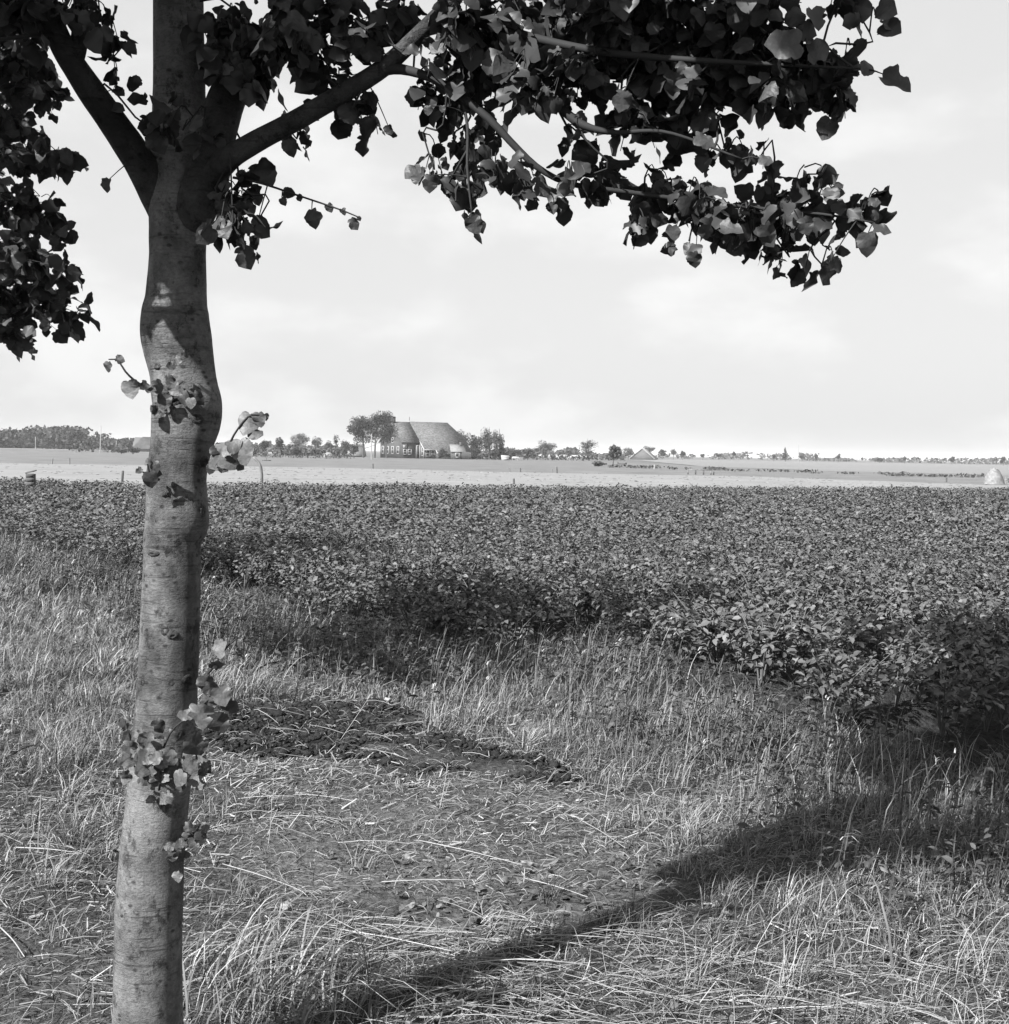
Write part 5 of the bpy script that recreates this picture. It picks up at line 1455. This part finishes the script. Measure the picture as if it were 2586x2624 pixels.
# annex against the low barn
ann = empty('annex', at(np.array([1157.0]), np.array([1172.0]), np.array([FARM_D - 6]))[0] * np.array([1, 1, 0]), 'small lean-to shed with pale roof against the barn', 'shed', rz=math.radians(8))
mb = MB(); mb.box(0, 0, -0.1, 3.2, 3.0, 1.7); wl = obj('wall', mb.make('wall', MG['brick']), ann)
roof_slab('roof', [(-0.2, -0.25, 1.62), (3.35, -0.25, 1.62), (2.9, 3.0, 3.25), (-0.2, 3.0, 3.25)], 0.12, ann, MG['tile2'])
mb = MB(); mb.box(2.0, 2.2, 2.6, 2.5, 2.7, 3.8); obj('chimney', mb.make('chimney', MG['brick']), ann)
window(wl, ('y', 0.0), 1.3, 0.35, 0.95, 1.0, panes=(1, 1))
fn = empty('board_fence', at(np.array([1184.0]), np.array([1172.0]), np.array([FARM_D - 6]))[0] * np.array([1, 1, 0]), 'dark board fence right of the lean-to shed', 'fence', rz=math.radians(4))
for i in range(12):
    mb = MB(); mb.box(i * 0.17, 0, 0, i * 0.17 + 0.15, 0.03, 1.55 + 0.06 * (i % 3)); obj('board', mb.make('board', MG['darkwood']), fn)
mb = MB(); mb.box(-0.02, 0.032, 1.0, 2.06, 0.09, 1.1); obj('rail', mb.make('rail', MG['darkwood']), fn)
# white shed
ws = empty('shed', at(np.array([1286.0]), np.array([1178.0]), np.array([300.0]))[0] * np.array([1, 1, 0]), 'little white shed beside the farmyard bushes', 'shed', rz=0.1)
mb = MB(); mb.box(0, 0, -0.05, 1.6, 1.3, 0.75); obj('wall', mb.make('wall', MG['white']), ws)
roof_slab('roof', [(-0.1, -0.12, 0.77), (1.7, -0.12, 0.77), (1.7, 1.4, 1.05), (-0.1, 1.4, 1.05)], 0.06, ws, MG['white'])
# distant barns
def far_barn(px, py, depth, w, dpt, wallh, ridge, rot, label, trim=True, mat='tile2', hip=0.12):
    b = at(np.array([px]), np.array([py]), np.array([depth]))[0]; b[2] = -0.1
    e_ = empty('barn', b, label, 'barn', 'distant barns', rz=math.radians(rot))
    h = dpt / 2
    prism('wall', [(0, 0), (dpt, 0), (dpt, wallh), (h, ridge - 0.15), (0, wallh)], 0, w, MG['palewall'], e_)
    sl = (ridge - wallh) / h
    roof_slab('roof', [(-0.2, -0.4, wallh - 0.4 * sl + 0.1), (w + 0.2, -0.4, wallh - 0.4 * sl + 0.1), (w * 0.98, h, ridge), (w * hip - (0.2 if hip == 0 else 0), h, ridge)], 0.2, e_, MG[mat])
    roof_slab('roof', [(-0.2, dpt + 0.4, wallh - 0.4 * sl + 0.1), (w + 0.2, dpt + 0.4, wallh - 0.4 * sl + 0.1), (w * 0.98, h, ridge), (w * hip - (0.2 if hip == 0 else 0), h, ridge)], 0.2, e_, MG[mat])
    if hip:
        roof_slab('roof', [(-0.2, -0.4, wallh - 0.4 * sl + 0.1), (-0.2, dpt + 0.4, wallh - 0.4 * sl + 0.1), (w * hip - (0.2 if hip == 0 else 0), h, ridge)], 0.2, e_, MG[mat])
    if trim:
        for s_ in (0, 1):
            mb_ = MB(); mb_.tube([(-0.3, -0.4 if s_ == 0 else dpt + 0.4, wallh - 0.3 * sl), (w * hip - 0.3, h, ridge + 0.1)], 0.12, 5)
            obj('verge_board', mb_.make('verge_board', MG['white']), e_)
far_barn(338, 1148, 430, 20, 9, 1.0, 4.6, 4, 'pale-roofed barn behind the bushes just left of the trunk', False, 'tile3')
far_barn(1676, 1172, 560, 14, 9.6, 0.5, 4.4, 78, 'pale low barn with white gable edges on the skyline', True, 'tile2', 0.0)
far_barn(876, 1164, 350, 6, 5, 0.6, 3.2, 12, 'small pale pointed shed roof left of the farm', False)
# haycock and hay heaps
def haycock(px, py, depth, w, h, label, seed):
    b = at(np.array([px]), np.array([py]), np.array([depth]))[0]; b[2] = -0.04
    r = np.random.default_rng(seed)
    nu, nv_ = 28, 12
    v_ = []
    for j in range(nv_):
        t = j / (nv_ - 1)
        rr = w / 2 * ((1 - t) * 0.35 + 0.65 * math.sqrt(max(0.0, 1 - t ** 2.4)))
        for i in range(nu):
            a = i * 2 * math.pi / nu
            k = 1 + 0.10 * (vn(math.cos(a) * 3 + 7, math.sin(a) * 3 + t * 5, seed) - 0.5) * 2 + r.uniform(-0.04, 0.04)
            v_.append((math.cos(a) * rr * k, math.sin(a) * rr * k, h * t + r.uniform(-0.015, 0.015) * h))
    f_ = [(j * nu + i, j * nu + (i + 1) % nu, (j + 1) * nu + (i + 1) % nu, (j + 1) * nu + i) for j in range(nv_ - 1) for i in range(nu)]
    f_.append(tuple((nv_ - 1) * nu + i for i in range(nu)))
    e_ = empty('haycock', b, label, 'haycock', 'haycocks')
    obj('hay_body', mesh('hay_body', np.array(v_), f_, MG['haycock'], smooth=True), e_)
    n_ = 500
    a = r.uniform(0, 6.28, n_); t = r.random(n_) * 0.92
    rr = w / 2 * ((1 - t) * 0.35 + 0.65 * np.sqrt(1 - t ** 2.4))
    base_ = np.stack([np.cos(a) * rr * 0.97, np.sin(a) * rr * 0.97, h * t], -1)
    bl = blades(base_, np.full(n_, 0.12), np.full(n_, 0.02), a, r.uniform(0.4, 1.5, n_), r.uniform(0.4, 1, n_), 2)
    obj('loose_hay', mesh('loose_hay', bl[0], bl[1], MG['straw'], tone=bl[2]), e_, kind='stuff')
haycock(2547, 1237, 101, 1.5, 1.2, 'tall white haycock at the right end of the hay field', 4)
haycock(2580, 1234, 103, 0.6, 0.45, 'small low heap of hay right of the tall haycock', 5)
haycock(842, 1168, 300, 2.4, 1.1, 'pale low hay heap left of the farm', 6)

# ------------------------------------------------------------------ posts, poles, rails, crate
def post(x0, y0, x1, y1, depth, w, label, mat='darkwood', base_z=-0.1, name='fence_post', group='posts in the fields', cat='post', bend=None):
    a = at(np.array([x0]), np.array([y0]), np.array([depth]))[0]; b = at(np.array([x1]), np.array([y1]), np.array([depth]))[0]
    a[2] = base_z
    pts = [a - a, b - a]
    if bend is not None:
        m_ = at(np.array([bend[0]]), np.array([bend[1]]), np.array([depth]))[0]
        pts = [a - a, m_ - a, b - a]
    v_, f_ = tube(spline(np.array(pts), 7), np.linspace(w, w * 0.85, 7), 7)
    f_ = f_.tolist() + [tuple(range(6, -1, -1)), tuple(range(42, 49))]
    return tag(obj(name, mesh(name, v_, f_, MG[mat]), None, a), label, cat, group)
post(671, 1240, 649, 1171, 49.5, 0.055, 'bent weathered post at the far edge of the potatoes right of the trunk', 'wood', bend=(669, 1199))
post(311, 1238, 315, 1206, 49.6, 0.05, 'short dark leaning post at the far edge of the potatoes left of the trunk')
post(178, 1188, 178, 1173, 116, 0.07, 'little post at the hay field border, second from the left edge', 'wood')
post(133, 1187, 135, 1174, 116, 0.06, 'leaning little post at the hay field border, first from the left edge', 'wood')
post(2426, 1237, 2426, 1223, 105, 0.06, 'dark stake left of the tall haycock')
post(1317, 1236, 1317, 1226, 72, 0.06, 'short dark stump in the hay field', 'darkwood')
post(1334, 1207, 1334, 1199, 118, 0.06, 'small dark stake at the hay field border below the farm trees')
post(1428, 1208, 1427, 1196, 116, 0.06, 'thin stake at the hay field border below the cows')
post(1306, 1206, 1306, 1198, 118, 0.05, 'small pale stake below the white shed', 'wood')
post(1416, 1206, 1416, 1201, 118, 0.05, 'tiny pale stake left of the thin one below the cows', 'wood')
post(956, 1199, 956, 1188, 125, 0.06, 'small stake in the pasture below the farm trees')
post(1677, 1203, 1678, 1191, 165, 0.1, 'whitish stake in front of the pale barn', 'concrete')
def pole(px, y0, y1, depth, label, w=0.11, arm=False, mat='concrete', lean=0):
    a = at(np.array([px]), np.array([y0]), np.array([depth]))[0]; a[2] = -0.1
    b = at(np.array([px + lean]), np.array([y1]), np.array([depth]))[0]
    e_ = empty('utility_pole', a, label, 'pole', 'utility poles')
    v_, f_ = tube(np.array([a - a, (b - a) * 0.5, b - a]), [w, w * 0.85, w * 0.7], 8)
    obj('shaft', mesh('shaft', v_, f_.tolist() + [tuple(range(16, 24))], MG[mat], smooth=True), e_)
    if arm:
        mb_ = MB(); z = (b - a)[2]; x_ = (b - a)[0]
        mb_.box(x_ - 0.6, -0.05, z - 0.5, x_ + 0.6, 0.05, z - 0.38); obj('crossarm', mb_.make('crossarm', MG[mat]), e_)
pole(257, 1157, 1091, 300, 'tall pale utility pole in front of the left wood', 0.13, lean=1.5)
pole(298, 1148, 1130, 420, 'short pale pole right of the tall one', 0.13)
pole(91, 1142, 1119, 480, 'pale pole against the left wood', 0.14)
pole(952, 1178, 1112, 240, 'pale pole in front of the tallest farm tree', 0.10)
pole(1535, 1170, 1142, 380, 'thin pale pole right of the spreading tree', 0.08)
pole(2047, 1183, 1141, 520, 'tall faint pole on the right skyline', 0.12)
pole(683, 1188, 1171, 180, 'little pole with a crossbar in the pasture right of the trunk', 0.05, True, 'darkwood')
# crate at the far left corner of the potato field
cb = at(np.array([66.0]), np.array([1222.0]), np.array([44.0]))[0]; cb[2] = 0.25
ct = empty('crate', cb, 'wooden box standing at the far left corner of the potatoes', 'crate', rz=0.12)
sx = 44.0 / F
w_ = 20 * sx
for i in range(3):
    mb = MB(); mb.box(0, -0.011, 0.02 + i * 0.135, w_, 0.011, 0.145 + i * 0.135); obj('slat', mb.make('slat', MG['darkwood']), ct)
mb = MB(); mb.box(0.0, 0.014, 0, w_, 0.30, 0.40); obj('inner_box', mb.make('inner_box', MG['darkwood']), ct)
roof_slab('lid', [(-0.02, -0.03, 0.44), (w_ + 0.02, -0.03, 0.50), (w_ + 0.02, 0.33, 0.53), (-0.02, 0.33, 0.47)], 0.025, ct, MG['darkwood'])
mb = MB(); mb.box(0.01, 0.02, -0.3, 0.05, 0.28, 0); mb.box(w_ - 0.05, 0.02, -0.3, w_ - 0.01, 0.28, 0); obj('leg_frame', mb.make('leg_frame', MG['darkwood']), ct)
# low rail by the ditch
rb_ = at(np.array([1761.0]), np.array([1213.0]), np.array([124.0]))[0]; rb_[2] = -0.05
rl = empty('low_rail', rb_, 'low wooden rail on short legs by the ditch', 'rail', rz=-0.05)
mb = MB(); mb.box(0, 0, 0.40, 2.2, 0.12, 0.50); obj('top_rail', mb.make('top_rail', MG['wood']), rl)
for x_ in (0.02, 2.06, 0.7, 1.4):
    mb = MB(); mb.box(x_, 0.01, 0, x_ + 0.12, 0.11, 0.398); obj('leg', mb.make('leg', MG['wood' if x_ in (0.02, 2.06) else 'darkwood']), rl)
mb = MB(); mb.box(2.3, 0.0, 0, 2.42, 0.1, 0.3); obj('leg', mb.make('leg', MG['darkwood']), rl)
# farm cart
fc = empty('farm_cart', at(np.array([1585.0]), np.array([1189.0]), np.array([200.0]))[0] * np.array([1, 1, 0]), 'dark flat farm cart right of the lone pasture tree', 'cart', rz=0.15)
mb = MB(); mb.box(0, 0, 0.22, 1.25, 0.7, 0.36); mb.box(0.0, 0, 0.36, 0.06, 0.7, 0.52); mb.box(1.19, 0, 0.36, 1.25, 0.7, 0.5); obj('bed', mb.make('bed', MG['darkwood']), fc)
for x_ in (0.25, 1.0):
    for y_ in (-0.05, 0.68):
        mb = MB(); mb.tube([(x_, y_, 0.18), (x_, y_ + 0.08, 0.18)], 0.18, 14); me_ = mb.make('wheel', MG['darkwood'])
        obj('wheel', me_, fc)
mb = MB(); mb.tube([(-0.6, 0.35, 0.15), (0.0, 0.35, 0.27)], 0.03, 6); obj('drawbar', mb.make('drawbar', MG['darkwood']), fc)

# ------------------------------------------------------------------ grazing cows
def cow_mesh():
    """one continuous skin: trunk, neck, head and four jointed legs"""
    me = bpy.data.meshes.new('cow_skeleton')
    V = [(0, 0, 1.12), (0.45, 0, 1.10), (0.85, 0, 1.14), (1.1, 0, 1.12), (-0.5, 0, 1.08), (-0.85, 0, 1.15), (-1.0, 0, 1.18),
         (1.35, 0, 0.95), (1.58, 0, 0.72), (1.72, 0, 0.52), (1.80, 0, 0.36)]
    R_ = [0.42, 0.40, 0.36, 0.28, 0.40, 0.34, 0.24, 0.19, 0.15, 0.13, 0.09]
    E = [(0, 1), (1, 2), (2, 3), (0, 4), (4, 5), (5, 6), (3, 7), (7, 8), (8, 9), (9, 10)]
    def chain(start, pts, rr):
        k = start
        for p_, r_ in zip(pts, rr):
            V.append(p_); R_.append(r_); E.append((k, len(V) - 1)); k = len(V) - 1
    for s_ in (-1, 1):
        chain(2, [(0.85, 0.22 * s_, 0.78), (0.84, 0.22 * s_, 0.42), (0.86, 0.22 * s_, 0.12), (0.90, 0.22 * s_, 0.03)], [0.14, 0.075, 0.06, 0.07])
        chain(5, [(-0.78, 0.24 * s_, 0.82), (-0.92, 0.23 * s_, 0.50), (-0.86, 0.23 * s_, 0.14), (-0.82, 0.23 * s_, 0.03)], [0.17, 0.085, 0.06, 0.07])
        chain(8, [(1.50, 0.16 * s_, 0.78), (1.46, 0.24 * s_, 0.78)], [0.045, 0.03])
    chain(6, [(-1.12, 0, 1.1), (-1.15, 0, 0.7), (-1.14, 0, 0.45)], [0.06, 0.035, 0.05])
    chain(4, [(-0.42, 0, 0.72)], [0.16])
    me.from_pydata(V, E, [])
    o_ = bpy.data.objects.new('cow_skeleton', me); COL.objects.link(o_)
    md = o_.modifiers.new('skin', 'SKIN'); md.use_smooth_shade = True
    for i, sv in enumerate(me.skin_vertices[0].data):
        sv.radius = (R_[i], R_[i]); sv.use_root = (i == 0)
    sd = o_.modifiers.new('sub', 'SUBSURF'); sd.levels = 1; sd.render_levels = 1
    dg = bpy.context.evaluated_depsgraph_get()
    res = bpy.data.meshes.new_from_object(o_.evaluated_get(dg))
    bpy.data.objects.remove(o_); bpy.data.meshes.remove(me)
    res.name = 'cow'
    return res
def cow_material(seed, white):
    m = bpy.data.materials.new('cow_hide'); m.use_nodes = True
    t = m.node_tree; b = t.nodes['Principled BSDF']; b.inputs['Roughness'].default_value = 0.7; b.inputs['Specular IOR Level'].default_value = 0.2
    co = t.nodes.new('ShaderNodeTexCoord'); mp_ = t.nodes.new('ShaderNodeMapping'); mp_.inputs['Location'].default_value = (seed * 3.7, seed * 1.3, 0)
    n_ = t.nodes.new('ShaderNodeTexNoise'); n_.inputs['Scale'].default_value = 1.7; n_.inputs['Detail'].default_value = 1
    r_ = t.nodes.new('ShaderNodeMapRange'); r_.inputs['From Min'].default_value = white; r_.inputs['From Max'].default_value = white + 0.02
    r_.inputs['To Min'].default_value = 0.28; r_.inputs['To Max'].default_value = 0.015
    t.links.new(co.outputs['Object'], mp_.inputs[0]); t.links.new(mp_.outputs[0], n_.inputs[0]); t.links.new(n_.outputs[0], r_.inputs['Value']); t.links.new(r_.outputs[0], b.inputs['Base Color'])
    return m
cow_me = cow_mesh()
COWS = [(1375, 1172, 400, 20, 0.42, 'dark cow under the left side of the domed tree'), (1391, 1174, 350, 160, 0.5, 'pied cow, leftmost of the herd in the open'), (1412, 1174, 355, 60, 0.56, 'mostly white cow under the domed tree'),
        (1424, 1177, 340, -20, 0.46, 'black-and-white cow just right of the domed tree'), (1444, 1175, 350, 200, 0.5, 'pied cow below the small pointed tree'), (1462, 1175, 352, 30, 0.44, 'dark-backed cow left of the white-flanked one'),
        (1471, 1177, 336, 150, 0.57, 'white-flanked cow near the spreading tree'), (1487, 1177, 338, 10, 0.5, 'pied cow left of the rightmost one'), (1501, 1176, 345, 190, 0.45, 'dark cow, rightmost of the herd')]
for i, (x, y, dpt, az, wh, lab) in enumerate(COWS):
    p_ = at(np.array([x]), np.array([y]), np.array([float(dpt)]))[0]; p_[2] = -0.12
    me_ = cow_me.copy(); me_.materials.clear(); me_.materials.append(cow_material(i, wh - 0.06))
    o = obj('cow', me_, None, p_); o.rotation_euler = (0, 0, math.radians(az))
    tag(o, lab, 'cow', 'cows grazing behind the hay field')
def sheep_mesh(px, py, depth, label):
    p_ = at(np.array([px]), np.array([py]), np.array([depth]))[0]; p_[2] = -0.1
    o = obj('calf', cow_me.copy(), None, p_); o.data.materials.clear(); o.data.materials.append(cow_material(33, 0.9)); o.scale = (0.62, 0.62, 0.62)
    tag(o, label, 'calf')
sheep_mesh(1320, 1181, 300.0, 'white calf lying low right of the white shed')

# ------------------------------------------------------------------ haze
mh = bpy.data.materials.new('haze_air'); mh.use_nodes = True
t = mh.node_tree; t.nodes.clear()
vo = t.nodes.new('ShaderNodeVolumePrincipled'); vo.inputs['Color'].default_value = (0.95, 0.95, 0.95, 1); vo.inputs['Density'].default_value = 0.00018
oo = t.nodes.new('ShaderNodeOutputMaterial'); t.links.new(vo.outputs[0], oo.inputs['Volume'])
mb = MB(); hb = gsz + 60
mb.box(-hb, -hb, -1.3, hb, hb, 16.0)
obj('haze', mb.make('haze', mh), kind='stuff')
